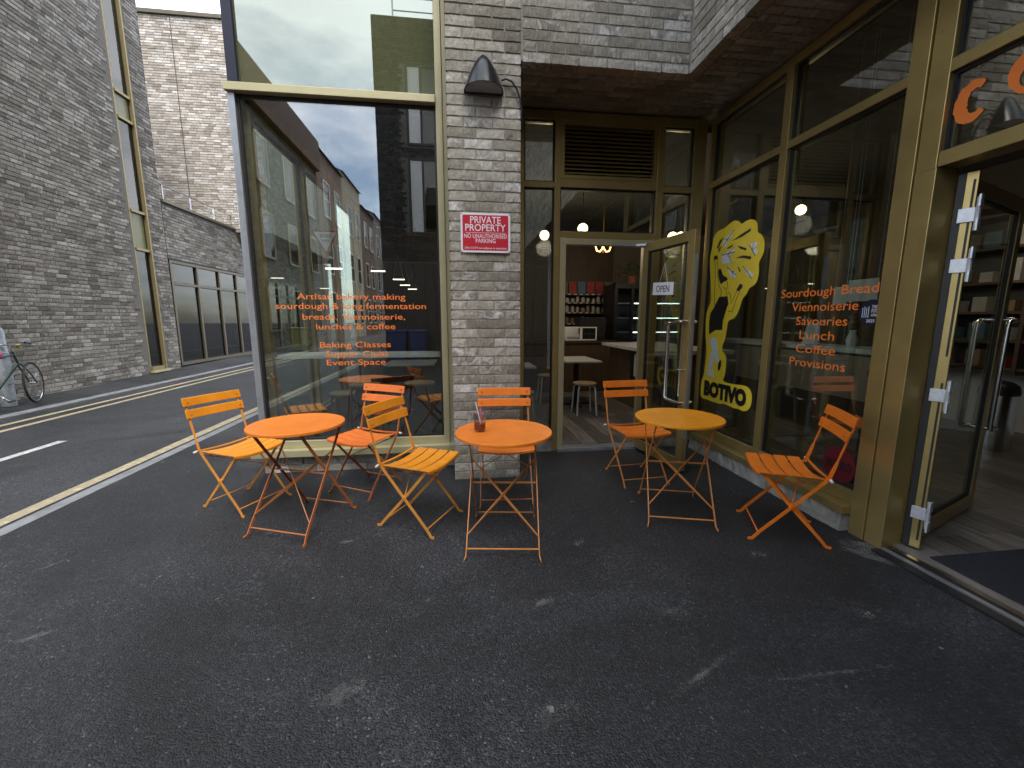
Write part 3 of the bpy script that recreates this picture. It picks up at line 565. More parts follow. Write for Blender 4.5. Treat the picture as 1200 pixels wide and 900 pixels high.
# ---- entrance glazing
pl = Pl('Y', YE - .01); m = MB()
for u0, u1, z0 in ((.60, .655, .0), (.953, 1.012, .0), (1.994, 2.066, .0), (2.374, 2.50, .0)): pl.box(m, u0, u1, 0, .12, z0, ZS - .012)
pl.box(m, .65, 2.38, .003, .117, 3.265, ZS - .014)
pl.box(m, .65, .958, .003, .117, 2.655, 2.712); pl.box(m, 2.06, 2.38, .003, .117, 2.655, 2.712); pl.box(m, 1.008, 1.998, .003, .117, 2.665, 2.745); pl.box(m, 1.008, 1.998, .003, .117, 2.19, 2.255)
pl.box(m, .65, .958, -.02, .117, .14, .215); pl.box(m, 2.06, 2.38, -.004, .117, .10, .18)
ew = wb(m, 'entrance_frame', 'gold', cb, bevel=.003)
m = MB(); pl.box(m, 1.013, 1.075, -.012, .08, .03, 2.188); pl.box(m, 1.895, 1.993, -.010, .08, .03, 2.188); pl.box(m, 1.07, 1.90, -.008, .078, 2.128, 2.186); wb(m, 'door_jamb', 'gold_pale_lit', ew, bevel=.003)
pane(pl, ew, .655, .953, .215, 2.655); pane(pl, ew, .655, .953, 2.712, 3.265); pane(pl, ew, 1.012, 1.994, 2.255, 2.665); pane(pl, ew, 2.066, 2.374, .18, 2.655); pane(pl, ew, 2.066, 2.374, 2.712, 3.265)
wb(MB().box(.53, .956, 4.185, 4.33, -.02, .138), 'plinth_core', 'conc', cb, bevel=.006); wb(MB().box(2.06, 2.50, 4.185, 4.33, -.02, .098), 'plinth_core', 'conc', cb)
m = MB(); pl.box(m, 1.014, 1.05, .01, .09, 2.748, 3.263); pl.box(m, 1.956, 1.992, .01, .09, 2.748, 3.263); pl.box(m, 1.045, 1.96, .012, .088, 3.23, 3.262); pl.box(m, 1.045, 1.96, .012, .088, 2.75, 2.782)
lv = wb(m, 'louvre', 'gold', cb)
for k in range(12):
    z = 2.797 + k * .0363; b = MB(); y = pl.face
    b.add([(1.048, y + .022, z), (1.958, y + .022, z), (1.958, y + .026, z + .014), (1.048, y + .026, z + .014), (1.048, y + .078, z + .038), (1.958, y + .078, z + .038), (1.958, y + .078, z + .030), (1.048, y + .078, z + .030)],
          [(0, 1, 2, 3), (3, 2, 5, 4), (4, 5, 6, 7), (7, 6, 1, 0), (0, 3, 4, 7), (1, 6, 5, 2)]); wb(b, 'louvre_blade', 'gold', lv)
wb(MB().box(1.01, 1.99, YE + .088, YE + .10, 2.745, 3.26), 'louvre_backing', 'gasket', lv)
th = wb(MB().box(1.013, 2.0, 4.13, 4.32, 0.0, .028), 'threshold', 'kerb', cb, bevel=.004); wb(MB().box(1.015, 1.995, 4.15, 4.185, .0285, .036), 'threshold_strip', 'alu', th)
# open entrance door (swung out to the right)
def leaf(mat, wd, ht, sw_, pane_mat, gap=.012):
    mb = MB().box(0, sw_, -.024, .024, .0, ht).box(wd - sw_, wd, -.024, .024, .0, ht).box(sw_ - .002, wd - sw_ + .002, -.0225, .0225, .0, sw_ * 1.25).box(sw_ - .002, wd - sw_ + .002, -.0225, .0225, ht - sw_, ht)
    return mb
ea = math.atan2(3.37 - 4.12, 1.985 - 1.875); EM = Matrix.Translation((1.875, 4.12, .035)) @ Matrix.Rotation(ea, 4, 'Z'); EW = .757
ed = leaf('gold', EW, 2.10, .085, 'glass_door').build('entrance_door', 'gold', cb, bevel=.003)
ed.matrix_basis = parent_world(cb).inverted() @ EM
def sub(mb, name, mat, parent, **k): return mb.build(name, mat, parent, **k)
sub(MB().box(.084, EW - .084, -.006, .004, .105, 2.016), 'pane', 'glass_door', ed)
sub(MB().box(.082, .094, -.016, .016, .104, 2.017).box(EW - .094, EW - .082, -.016, .016, .104, 2.017).box(.09, EW - .09, -.015, .015, .105, .117).box(.09, EW - .09, -.015, .015, 2.004, 2.016), 'gasket', 'gasket', ed)
for sd_ in (1, -1):
    y = -.024 * sd_; q = -.075 * sd_
    sub(MB().tube([(.715, y, .62), (.715, q * .7, .62), (.71, q, .625), (.62, q, .63), (.555, q, .635), (.54, q, .66), (.54, q, 1.30), (.555, q, 1.325), (.62, q, 1.33), (.71, q, 1.335), (.715, q * .7, 1.34), (.715, y, 1.34)], .016, 12), 'handle', 'steel', ed, smooth=True)
sub(MB().tube([(.715, -.024, .92), (.715, -.06, .92), (.695, -.065, .92)], .012, 8), 'thumb_turn', 'steel', ed, smooth=True)
sub(MB().box(EW - .004, EW + .006, -.014, .014, .3, 1.9), 'edge_strip', 'alu', ed)
sub(MB().strip([(.06, -.03, 2.085), (-.02, -.10, 2.09), (-.10, -.33, 2.10)], (0, 0, 1), .018, .012), 'closer_arm', 'alu', ed)

# ---- right wing glazing
pl = Pl('X', XR - .02); m = MB()
pl.box(m, 4.145, 4.186, 0, .12, .12, ZS - .012); pl.box(m, 3.149, 3.225, 0, .12, .15, ZS - .012)
pl.box(m, 2.165, 2.265, -.012, .13, .0, ZS - .012); pl.box(m, 2.05, 2.158, -.008, .13, .0, 2.19)
pl.box(m, 2.06, 2.162, .0, .128, 2.192, ZS - .013)
pl.box(m, 2.262, 4.150, .003, .117, 2.69, 2.748); pl.box(m, 2.262, 4.150, .003, .117, 3.28, ZS - .014); pl.box(m, 2.262, 4.150, .003, .117, .19, .275)
pl.box(m, -.30, 2.062, .003, .127, 2.655, 2.72); pl.box(m, -.30, 2.062, .003, .127, 3.28, ZS - .014); pl.box(m, -.30, 2.052, -.004, .127, 2.192, 2.268)
pl.box(m, -.42, -.29, 0, .13, .0, ZS - .013)
rw = wb(m, 'shopfront_frame', 'gold', cb, bevel=.003)
pane(pl, rw, 3.225, 4.145, .275, 2.69); pane(pl, rw, 2.265, 3.149, .275, 2.69); pane(pl, rw, 3.225, 4.145, 2.748, 3.28); pane(pl, rw, 2.265, 3.149, 2.748, 3.28)
pane(pl, rw, -.29, 2.06, 2.268, 2.655); pane(pl, rw, -.29, 2.06, 2.72, 3.28)
m = MB(); pl.box(m, 2.262, 4.09, -.075, .10, .132, .188); wb(m, 'sill', 'gold', rw, bevel=.004)
m = MB(); pl.box(m, -3.4, -.43, .0, .12, 0, ZS - .02); wb(m, 'side_wall', 'mortar', cb)
# rough concrete plinth under the sill
pm = MB(); rs = random.Random(5); nn = 40; vs = []
for i in range(nn + 1):
    y = 2.285 + (4.12 - 2.285) * i / nn
    vs += [(2.475 + rs.uniform(-.006, .007), y, -.03), (2.478 + rs.uniform(-.006, .006), y, .055 + rs.uniform(-.01, .01)), (2.482 + rs.uniform(-.008, .01), y, .128), (2.62, y, .128), (2.62, y, -.03)]
fs = [(5 * i + j, 5 * i + j + 1, 5 * i + 6 + j, 5 * i + 5 + j) for i in range(nn) for j in range(4)] + [(0, 1, 2, 3, 4), tuple(5 * nn + k for k in range(5))]
wb(pm.add(vs, fs), 'plinth', 'conc', cb)
rl = [('Sourdough Bread', 3.105, 2.315, 1.562), ('Viennoiserie', 2.985, 2.435, 1.455), ('Savouries', 2.93, 2.50, 1.352), ('Lunch', 2.885, 2.585, 1.249), ('Coffee', 2.905, 2.565, 1.146), ('Provisions', 2.955, 2.475, 1.043)]
for s, a, b, z in rl: put_text('lettering', s, 'letter', (XR + .018, (a + b) / 2, z), (0, -1, 0), (0, 0, 1), a - b, .090, .003, rw)
# brush-style fascia letters above the right door (only the first two are in view)
def ring_letter(cy, cz, ry, rz, gap, wfun, seed):
    rs = random.Random(seed); n = 34; a0, a1 = gap; inner = []; outer = []
    for k in range(n + 1):
        a = a0 + (a1 - a0) * k / n; w = wfun(k / n) + rs.uniform(-.006, .006)
        outer.append((cy - (ry + w / 2) * math.cos(a), cz + (rz + w / 2) * math.sin(a))); inner.append((cy - (ry - w / 2) * math.cos(a), cz + (rz - w / 2) * math.sin(a)))
    vs = [(XR + .017, y, z) for y, z in outer + inner]; return MB().add(vs, [(k, k + 1, n + 2 + k, n + 1 + k) for k in range(n)])
wb(ring_letter(1.962, 2.475, .055, .078, (R(52), R(318)), lambda t: .030 + .030 * math.sin(math.pi * t), 1), 'fascia_letter', 'letter', rw)
wb(ring_letter(1.72, 2.50, .09, .085, (R(0), R(360)), lambda t: .045 + .02 * math.sin(2 * math.pi * t), 2), 'fascia_letter', 'letter', rw)
# right door, opened inwards
ra = math.atan2(2.44 - 2.05, 3.70 - 2.70)
rd = leaf('gold', 1.06, 2.12, .085, 'glass_door').build('side_door', 'gold', cb, bevel=.003)
rd.matrix_basis = parent_world(cb).inverted() @ Matrix.Translation((2.695, 2.045, .04)) @ Matrix.Rotation(ra, 4, 'Z')
sub(MB().box(.084, .976, -.006, .004, .105, 2.036), 'pane', 'glass_door', rd)
sub(MB().box(.082, .094, -.016, .016, .104, 2.037).box(.966, .978, -.016, .016, .104, 2.037).box(.09, .97, -.015, .015, .105, .117).box(.09, .97, -.015, .015, 2.024, 2.036), 'gasket', 'gasket', rd)
sub(MB().box(-.022, -.001, -.070, -.022, .0, 2.12), 'edge_strip', 'gold', rd, bevel=.002); sub(MB().box(-.018, -.001, -.021, .010, .0, 2.118).box(-.0235, -.0215, -.060, -.050, .05, 1.0).box(-.0235, -.0215, -.060, -.050, 1.15, 2.08), 'edge_seal', 'gasket', rd)
for sd_ in (1, -1):
    y = -.024 * sd_; q = -.075 * sd_
    sub(MB().tube([(1.02, y, .60), (1.02, q * .7, .60), (1.01, q, .605), (.93, q, .61), (.89, q, .62), (.885, q, .66), (.885, q, 1.29), (.89, q, 1.33), (.93, q, 1.34), (1.01, q, 1.345), (1.02, q * .7, 1.35), (1.02, y, 1.35)], .0155, 10), 'handle', 'steel', rd, smooth=True)
for z in (.22, .93, 1.64, 1.90):
    mb = MB().box(-.034, -.0225, -.078, -.012, z - .036, z + .036).tube([(-.034, -.088, z - .085), (-.034, -.088, z + .085)], .011, 10).box(-.075, -.034, -.104, -.094, z - .09, z - .03).box(-.075, -.034, -.104, -.094, z + .03, z + .09)
    sub(mb, 'hinge', 'zinc', rd, bevel=.0015)
wb(MB().box(2.615, 2.655, 2.062, 2.14, .03, 2.19), 'door_jamb', 'gold', rw, bevel=.003)
wb(MB().box(2.607, 2.613, 2.075, 2.09, .05, 2.15), 'jamb_seal', 'gasket', rw)
# side door threshold
st = wb(MB().box(2.46, 2.61, -.30, 2.045, .0, .016), 'threshold', 'black', cb, bevel=.003)
wb(MB().box(2.52, 2.545, -.29, 2.04, .0165, .024), 'threshold_strip', 'alu', st); wb(MB().box(2.575, 2.605, -.29, 2.04, .0165, .026), 'threshold_strip', 'steel', st)

# ---- shop interior shell: floor, ceiling, walls
sf = struct(MB().box(-1.70, 9.0, 4.34, 9.4, -.015, .012).box(2.615, 9.0, -3.4, 4.335, -.015, .012).build('shop_floor', 'gasket'))
_pm = {}
def plank(x0, w, y0, y1):
    k = (round(y1 - y0, 2), round(w, 3))
    if k not in _pm: _pm[k] = MB().box(0, w - .003, 0, y1 - y0 - .003, .0, .014).mesh('plank', 'plank')
    o = bpy.data.objects.new('plank', _pm[k]); COL.objects.link(o); o.parent = sf; o.location = (x0, y0, .0125)
x = 2.62
while x < 6.6:
    y = -.6 - random.choice((0, .3, .6, .9))
    while y < 4.3:
        y1 = min(y + 1.2, 4.30)
        if y1 - y > .05: plank(x, .18, y, y1)
        y += 1.2
    x += .18
x = .62
while x < 4.4:
    y = 4.34
    for y1 in (4.34 + random.choice((.3, .6, .9, 1.2)), 5.8, 7.0, 7.6):
        if y1 - y > .05: plank(x, .18, y, y1); y = y1
    x += .18
wb(MB().box(-1.68, 11, 4.36, 9.39, 3.30, 3.345).box(2.70, 11, -3.4, 4.355, 3.30, 3.345), 'ceiling', 'ceil', cb)
wb(MB().box(-1.7, 2.2, 9.4, 9.5, 0, 3.3).box(3.52, 9.0, 9.4, 9.5, 0, 3.3), 'back_wall', 'beige', cb)
wb(MB().box(2.2, 3.52, 9.38, 9.5, 0, 3.3), 'panelled_wall', 'panel', cb)
wb(MB().box(6.75, 6.85, -3.4, 9.4, 0, .76), 'wall_dado', 'whitewall', cb); wb(MB().box(6.752, 6.85, -3.4, 9.4, .762, 3.3), 'inner_wall', 'umber', cb); wb(MB().box(2.64, 6.74, -3.4, -3.3, 0, 3.3), 'inner_wall', 'beige', cb)
# street-side glazing of the front room
pl = Pl('X', -1.79); m = MB()
for y in (3.995, 5.2, 6.4, 7.6): pl.box(m, y, y + .07, 0, .11, 0, 3.4)
pl.box(m, 4.0, 7.66, .003, .105, 3.1, 3.41); pl.box(m, 4.0, 7.66, .003, .105, .0, .30)
sg = wb(m, 'side_window_frame', 'gold', cb)
for a, b in ((4.065, 5.2), (5.27, 6.4), (6.47, 7.6)): pane(pl, sg, a, b, .30, 3.1, 'glass')
wb(MB().box(-1.80, -1.69, 7.68, 9.5, 0, 3.42), 'side_wall', 'brick', cb); wb(MB().box(-1.79, -1.68, 4.0, 9.5, 3.401, 3.7), 'side_wall', 'mortar', cb)

# ================================================================== OBJECTS ON THE FORECOURT
def bistro_chair(loc, face_deg, label, slat, frame):
    """folding bistro chair; local +x is the way it faces"""
    t = thing('bistro_chair', (*loc, .004), label, 'chair', 'folding bistro chairs on the forecourt', R(face_deg))
    for s in (1, -1):
        y = .196 * s; yb = .176 * s
        sub(MB().strip([(.222, y * 1.03, .006), (.196, y * 1.02, .010), (.186, y, .022), (.16, y, .058), (0, y, .243), (-.165, y, .436), (-.178, y, .462)], (.7, 0, .7), .0185, .006)
            .strip([(-.176, y, .455), (-.192, y, .51), (-.206, y, .56)], (1, 0, .2), [.021, .020, .014], .006).strip([(-.205, y, .555), (-.222, y, .62), (-.282, y, .83)], (0, 1, 0), [.011, .015, .015], .006), 'leg', frame, t)
        sub(MB().strip([(-.236, yb, .006), (-.21, yb, .010), (-.20, yb, .022), (-.17, yb, .058), (0, yb, .243), (.165, yb, .437)], (.7, 0, -.7), .0185, .006), 'leg', frame, t)
        sub(MB().strip([(.175, yb * .97, .4385), (-.17, yb * .97, .4385)], (0, 1, 0), .014, .006), 'seat_rail', frame, t)
        sub(MB().tube([(-.178, .214 * s, .448), (-.178, .235 * s, .447)], .0075, 8), 'end_cap', 'white', t, smooth=True)
        sub(MB().tube([(.0, .172 * s, .243), (.0, .204 * s, .243)], .0085, 8), 'pivot', frame, t, smooth=True)
    sub(MB().tube([(.165, -.196, .052), (.165, .196, .052)], .0048, 8), 'stretcher', frame, t, smooth=True)
    sub(MB().tube([(-.177, -.176, .050), (-.177, .176, .050)], .0048, 8), 'stretcher', frame, t, smooth=True)
    for s in (1, -1): sub(MB().tube([(-.155, .19 * s, .425), (-.075 + .003 * s, 0, .335), (.0, -.19 * s, .245)], .0042, 6), 'cross_brace', frame, t, smooth=True)
    sub(MB().strip([(-.178, y, .452 - .012 * (1 - (y / .214) ** 2)) for y in np.linspace(-.214, .214, 9)], (1, 0, 0), .016, .008), 'rear_bar', slat, t)
    for k in range(4):
        xc = .160 - k * .086; rings = []
        for y in np.linspace(-.208, .208, 11):
            z = .4545 - .021 * (1 - (y / .208) ** 2) - (.010 if False else 0); tilt = .014 if k == 0 else 0
            rings.append([(xc - .036, y, z), (xc + .030, y, z), (xc + .036, y, z - .003 - tilt * .3), (xc + .036, y, z - .010 - tilt), (xc + .030, y, z - .0065), (xc - .036, y, z - .0065)])
        sub(MB().loft(rings), 'seat_slat', slat, t, bevel=.0012, seg=1)
    for zc in (.802, .716):
        xb = -.282 + (.83 - zc) * .29 + .012; mb = MB(); rings = []
        for y in np.linspace(-.218, .218, 9):
            bow = -.010 * (1 - (y / .213) ** 2); a = .030
            rings.append([(xb + bow + .0055 + a * .25, y, zc - a), (xb + bow + .0055 - a * .25, y, zc + a), (xb + bow - .0055 - a * .25, y, zc + a), (xb + bow - .0055 + a * .25, y, zc - a)])
        sl = sub(mb.loft(rings), 'back_slat', slat, t, bevel=.003, seg=2)
        for s in (1, -1): sub(MB().lathe([(.008, 0), (.007, .002), (.004, .0035)], 10).build('x', None) if False else MB().tube([(xb + .004, .186 * s, zc), (xb + .009, .186 * s, zc)], .007, 8), 'bolt', frame, sl, smooth=True)
    return t
bistro_chair((-1.64, 3.265), -27, 'amber folding chair at far left, facing the left round table', 'amber', 'tan')
bistro_chair((-.785, 3.44), -120, 'red orange folding chair with dark copper legs close to the big window', 'redorange', 'copper')
bistro_chair((-.285, 2.80), -27.5, 'amber folding chair seen from behind, between the left and centre tables', 'amber', 'tan')
bistro_chair((.345, 3.10), -94, 'orange folding chair pushed in behind the centre table against the brick pillar', 'orange', 'copper')
bistro_chair((1.535, 3.365), -86, 'orange folding chair in front of the open entrance door, behind the right table', 'orange', 'sand')
bistro_chair((2.10, 2.352), 154, 'bright orange folding chair at right beside the gold door post', 'orange', 'orange')

def bistro_table(loc, face_deg, label, top, frame):
    t = thing('bistro_table', (*loc, .004), label, 'table', 'round folding bistro tables', R(face_deg))
    tp = sub(MB().lathe([(.0, .7085), (.284, .7085), (.293, .710), (.2985, .7075), (.3, .703), (.2985, .690), (.295, .6885), (.2925, .690), (.291, .7035), (.0, .7035)], 72, cap=False), 'tabletop', top, t, smooth=True)
    sub(MB().box(-.21, .21, .19, .215, .690, .703).box(-.21, .21, -.215, -.19, .690, .703), 'top_bracket', frame, t)
    for s in (1, -1):
        y = .214 * s; yb = .200 * s
        sub(MB().strip([(.285, y * 1.05, .006), (.262, y * 1.03, .010), (.252, y * 1.01, .022), (.235, y, .058), (.02, y * .97, .375), (-.195, y * .94, .693)], (.8, 0, .55), .019, .006), 'leg', frame, t)
        sub(MB().strip([(-.285, yb * 1.05, .006), (-.262, yb * 1.03, .010), (-.252, yb * 1.01, .022), (-.235, yb, .058), (-.02, yb * .97, .375), (.195, yb * .94, .693)], (.8, 0, -.55), .019, .006), 'leg', frame, t)
    sub(MB().tube([(.236, -.214, .056), (.236, .214, .056)], .0052, 8), 'stretcher', frame, t, smooth=True)
    sub(MB().tube([(-.236, -.2, .056), (-.236, .2, .056)], .0052, 8), 'stretcher', frame, t, smooth=True)
    sub(MB().strip([(.0, -.204, .372), (.0, .204, .372)], (1, 0, 0), .02, .006), 'stretcher', frame, t)
    for s in (1, -1):
        pts = [(.232 - .235 * k, (-.212 + .42 * k) * s, .062 + .105 + .345 * k - (.0) + .004 * s) for k in np.linspace(0, 1, 9)]
        pts = [(.2 - .27 * k, (-.209 + .418 * k) * s, .125 + .385 * k + .004 * s) for k in np.linspace(0, 1, 9)]
        sub(MB().strip(pts, (.2, 0, 1), [.007, .009, .014, .018, .019, .018, .014, .009, .007], .005), 'cross_brace', frame, t)
    return t
bistro_table((-1.085, 2.865), -111, 'round dull orange table with dark copper legs, leftmost of the three tables', 'tableorange', 'copper')
bistro_table((.265, 2.49), -98, 'round orange table with a drink glass on it in front of the brick pillar', 'tableorange', 'sand')
bistro_table((1.54, 2.705), -106, 'round amber orange table beside the open entrance door, rightmost of three', 'tableamber', 'sand')

tb = thing('drink_tumbler', (.118, 2.50, .7135), 'clear tumbler with dark red drink and straw on the centre table', 'glass')
sub(MB().lathe([(.0, .0), (.033, .0), (.035, .004), (.040, .118), (.0385, .118), (.0335, .012), (.0, .010)], 36, cap=False), 'glass', 'tumbler', tb, smooth=True)
sub(MB().lathe([(.0, .0125), (.0332, .0135), (.0352, .050), (.0, .050)], 32, cap=False), 'drink', 'liquid', tb, smooth=True)
sub(MB().tube([(.012, .0, .016), (-.024, -.004, .185)], .0036, 8), 'straw', 'white', tb, smooth=True)
sub(MB().tube([(.004, .012, .016), (.009, .02, .150)], .0032, 8), 'straw', 'pink', tb, smooth=True)

# ---- wall lamp
lm = thing('wall_lamp', (.228, 3.495, 3.10), 'black hooded wall lamp high on the brick pillar', 'lamp')
def hood(sc):
    rings = []
    for t_ in np.linspace(.03, 1, 12):
        w = .153 * (t_ ** .58) * sc; d = (.012 + .125 * t_ ** .8) * sc; row = []
        for k in range(15):
            a = math.pi * k / 14; fy = math.sin(a) ** .8
            row.append((-w * math.cos(a), -d * fy - .002, .270 * (1 - t_) * sc + .030 * fy * t_))
        rings.append(row)
    return rings
ro, ri = hood(1.0), hood(.95); n = 15; mb = MB(); vs = [p for r in ro for p in r] + [p for r in ri for p in r]; o2 = 12 * n; fs = []
for i in range(11):
    for j in range(n - 1): a = i * n + j; fs += [(a, a + 1, a + n + 1, a + n), (o2 + a, o2 + a + n, o2 + a + n + 1, o2 + a + 1)]
for j in range(n - 1): a = 11 * n + j; fs.append((a, a + 1, o2 + a + 1, o2 + a)); fs.append((j, o2 + j, o2 + j + 1, j + 1))
sub(mb.add(vs, fs), 'hood', 'lampblack', lm, smooth=True)
sub(MB().box(-.15, .15, -.012, -.001, -.005, .03).box(-.06, .06, -.02, -.001, .03, .20), 'back_plate', 'black', lm, bevel=.003)
sub(MB().add([(p[0] * .97, p[1] * .96, p[2] + .012) for p in ri[-1]] + [(p[0] * .97, p[1] * .96, p[2] + .004) for p in ri[-1]], [tuple(range(15)), tuple(range(15, 30))[::-1]]), 'lamp_glass', 'galv', lm)
sub(MB().tube([(.0, -.10, .052), (.0, -.10, .04)], .022, 12), 'bulb', 'white', lm, smooth=True)
sub(MB().tube([(.135, -.012, .10), (.17, -.014, .115), (.215, -.014, .10), (.255, -.012, .05), (.283, -.008, -.02), (.296, -.002, -.10), (.297, .03, -.20), (.297, .10, -.26)], .008, 8), 'cable', 'black', lm, smooth=True)

# ---- red sign
sg_ = thing('property_sign', (.232, 3.496, 1.93), 'red and white private property sign screwed to the brick pillar', 'sign')
def rrect(w, h, r, n=6):
    out = []
    for cx, cy, a0 in ((w / 2 - r, h / 2 - r, 0), (-w / 2 + r, h / 2 - r, 90), (-w / 2 + r, -h / 2 + r, 180), (w / 2 - r, -h / 2 + r, 270)):
        out += [(cx + r * math.cos(R(a0 + 90 * k / n)), cy + r * math.sin(R(a0 + 90 * k / n))) for k in range(n + 1)]
    return out
sub(MB().prism(rrect(.40, .305, .012), lambda u, v, d: (u, -d, v + .1525), .0, .004), 'board', 'signwhite', sg_)
sub(MB().prism(rrect(.368, .273, .014), lambda u, v, d: (u, -d, v + .1525), .0042, .0050), 'red_field', 'signred', sg_)
for s, z, w, h in (('PRIVATE', .226, .245, .075), ('PROPERTY', .167, .325, .075), ('NO UNAUTHORISED', .112, .345, .047), ('PARKING', .075, .16, .047), ('24hr CCTV surveillance in operation', .027, .34, .024)):
    put_text('lettering', s, 'signwhite', (.232, 3.4902, 1.93 + z), (1, 0, 0), (0, 0, 1), w, h, .010 if h > .05 else .003, sg_)
sub(MB().box(-.16, .16, -.0056, -.0051, .152, .1545), 'rule', 'signwhite', sg_)
for x in (-.19, .19):
    for z in (.01, .295): sub(MB().tube([(x, -.0035, z), (x, -.0065, z)], .004, 8), 'screw', 'black', sg_)

# ---- OPEN sign on the entrance door
op = thing('open_sign', (0, 0, 0), 'small white OPEN sign hanging by a string on the entrance door glass', 'sign')
op.matrix_world = EM @ Matrix.Translation((.345, -.012, 1.585)) @ Matrix.Rotation(R(3), 4, 'Y')
sub(MB().box(-.155, .155, -.010, -.004, .0, .115), 'board', 'signwhite', op)
sub(MB().tube([(-.06, -.006, .113), (.0, -.006, .29), (.06, -.006, .113)], .002, 6), 'string', 'signwhite', op)
tm = bpy.data.objects.new('lettering', text_mesh('OPEN', 'ink', .20, .085, .012)); COL.objects.link(tm); tm.parent = op; tm.location = (0, -.0105, .028); tm.rotation_euler = (math.pi / 2, 0, 0)

# ---- stickers on the right glazing
XS = 2.577
def flat(poly, x, mat, name, parent, th=.0006):
    mb = MB().prism(poly, lambda u, v, d: (x - d, u, v), 0, th); o = wb(mb, name, mat, parent); return o
def strk(pts, w, x): 
    mb = MB(); pts = [Vector((x, a, b)) for a, b in pts]
    return mb.strip(pts, Vector((1, 0, 0)).cross((pts[-1] - pts[0]).normalized()), w, .0006)
OUT = [(4.101, 1.517), (4.135, 1.403), (4.106, 1.198), (4.071, 1.096), (4.068, 0.98), (4.09, 0.793), (4.142, 0.746), (4.135, 0.599), (4.107, 0.556), (4.006, 0.562), (3.961, 0.555), (3.875, 0.555), (3.773, 0.557), (3.726, 0.573), (3.639, 0.566), (3.565, 0.558), (3.495, 0.567), (3.442, 0.555), (3.378, 0.575), (3.337, 0.63), (3.335, 0.719), (3.372, 0.78), (3.439, 0.797), (3.541, 0.787), (3.648, 0.782), (3.773, 0.788), (3.74, 0.841), (3.733, 0.939), (3.735, 1.024), (3.768, 1.063), (3.809, 1.078), (3.816, 1.138), (3.784, 1.188), (3.766, 1.273), (3.757, 1.385), (3.688, 1.393), (3.647, 1.42), (3.618, 1.465), (3.6, 1.504), (3.574, 1.586), (3.522, 1.615), (3.498, 1.67), (3.425, 1.69), (3.394, 1.738), (3.389, 1.807), (3.405, 1.878), (3.368, 1.923), (3.349, 1.968), (3.353, 2.046), (3.392, 2.106), (3.453, 2.137), (3.451, 2.181), (3.473, 2.235), (3.544, 2.268), (3.613, 2.265), (3.674, 2.248), (3.703, 2.28), (3.773, 2.309), (3.841, 2.294), (3.927, 2.263), (4.021, 2.265), (4.092, 2.211), (4.095, 2.154), (4.116, 2.076), (4.129, 1.983), (4.097, 1.838), (4.066, 1.669), (4.053, 1.561)]
OUT = [(min(a, 4.128), b) for a, b in OUT]
def smooth_poly(P, k=2):
    for _ in range(k):
        Q = []
        for i in range(len(P)):
            a, b = P[i], P[(i + 1) % len(P)]; Q += [(a[0] * .75 + b[0] * .25, a[1] * .75 + b[1] * .25), (a[0] * .25 + b[0] * .75, a[1] * .25 + b[1] * .75)]
        P = Q
    return P
ys = thing('window_sticker', (XS, 3.75, .55), 'tall yellow cut-out sticker reading BOTIVO with a woman tossing herbs, on the right glazing', 'sticker')
flat(smooth_poly(OUT), XS + .003, 'stick_y', 'sticker_base', ys, .001)
SH = {'body': [(3.921, 1.614), (3.791, 1.613), (3.767, 1.539), (3.786, 1.509), (3.807, 1.45), (3.833, 1.379), (3.835, 1.289), (3.945, 1.286), (4.045, 1.236), (4.06, 1.352), (4.05, 1.453), (3.994, 1.514)], 'leg1': [(4.021, 1.189), (3.958, 1.223), (3.908, 1.182), (3.881, 1.097), (3.846, 0.976), (3.879, 0.954), (3.908, 0.983), (3.96, 1.066), (3.999, 1.127)], 'leg2': [(3.994, 1.089), (3.928, 0.981), (3.958, 0.882), (3.885, 0.799), (3.972, 0.819), (4.046, 0.802), (4.012, 0.882), (4.003, 0.986)], 'shoe': [(3.846, 0.976), (3.805, 1.002), (3.809, 0.918), (3.843, 0.871), (3.858, 0.913)], 'hair': [(3.973, 1.883), (3.927, 1.891), (3.889, 1.817), (3.822, 1.794), (3.806, 1.765), (3.872, 1.754), (3.906, 1.728), (3.952, 1.789)]}
for k, mt, dx in (('body', 'ink', .0015), ('leg2', 'stock', .0010), ('leg1', 'stock', .0006), ('shoe', 'ink', .0002), ('hair', 'ink', .0012)): flat(SH[k] if k == 'body' else smooth_poly(SH[k], 1), XS + dx, mt, 'printed_figure', ys)
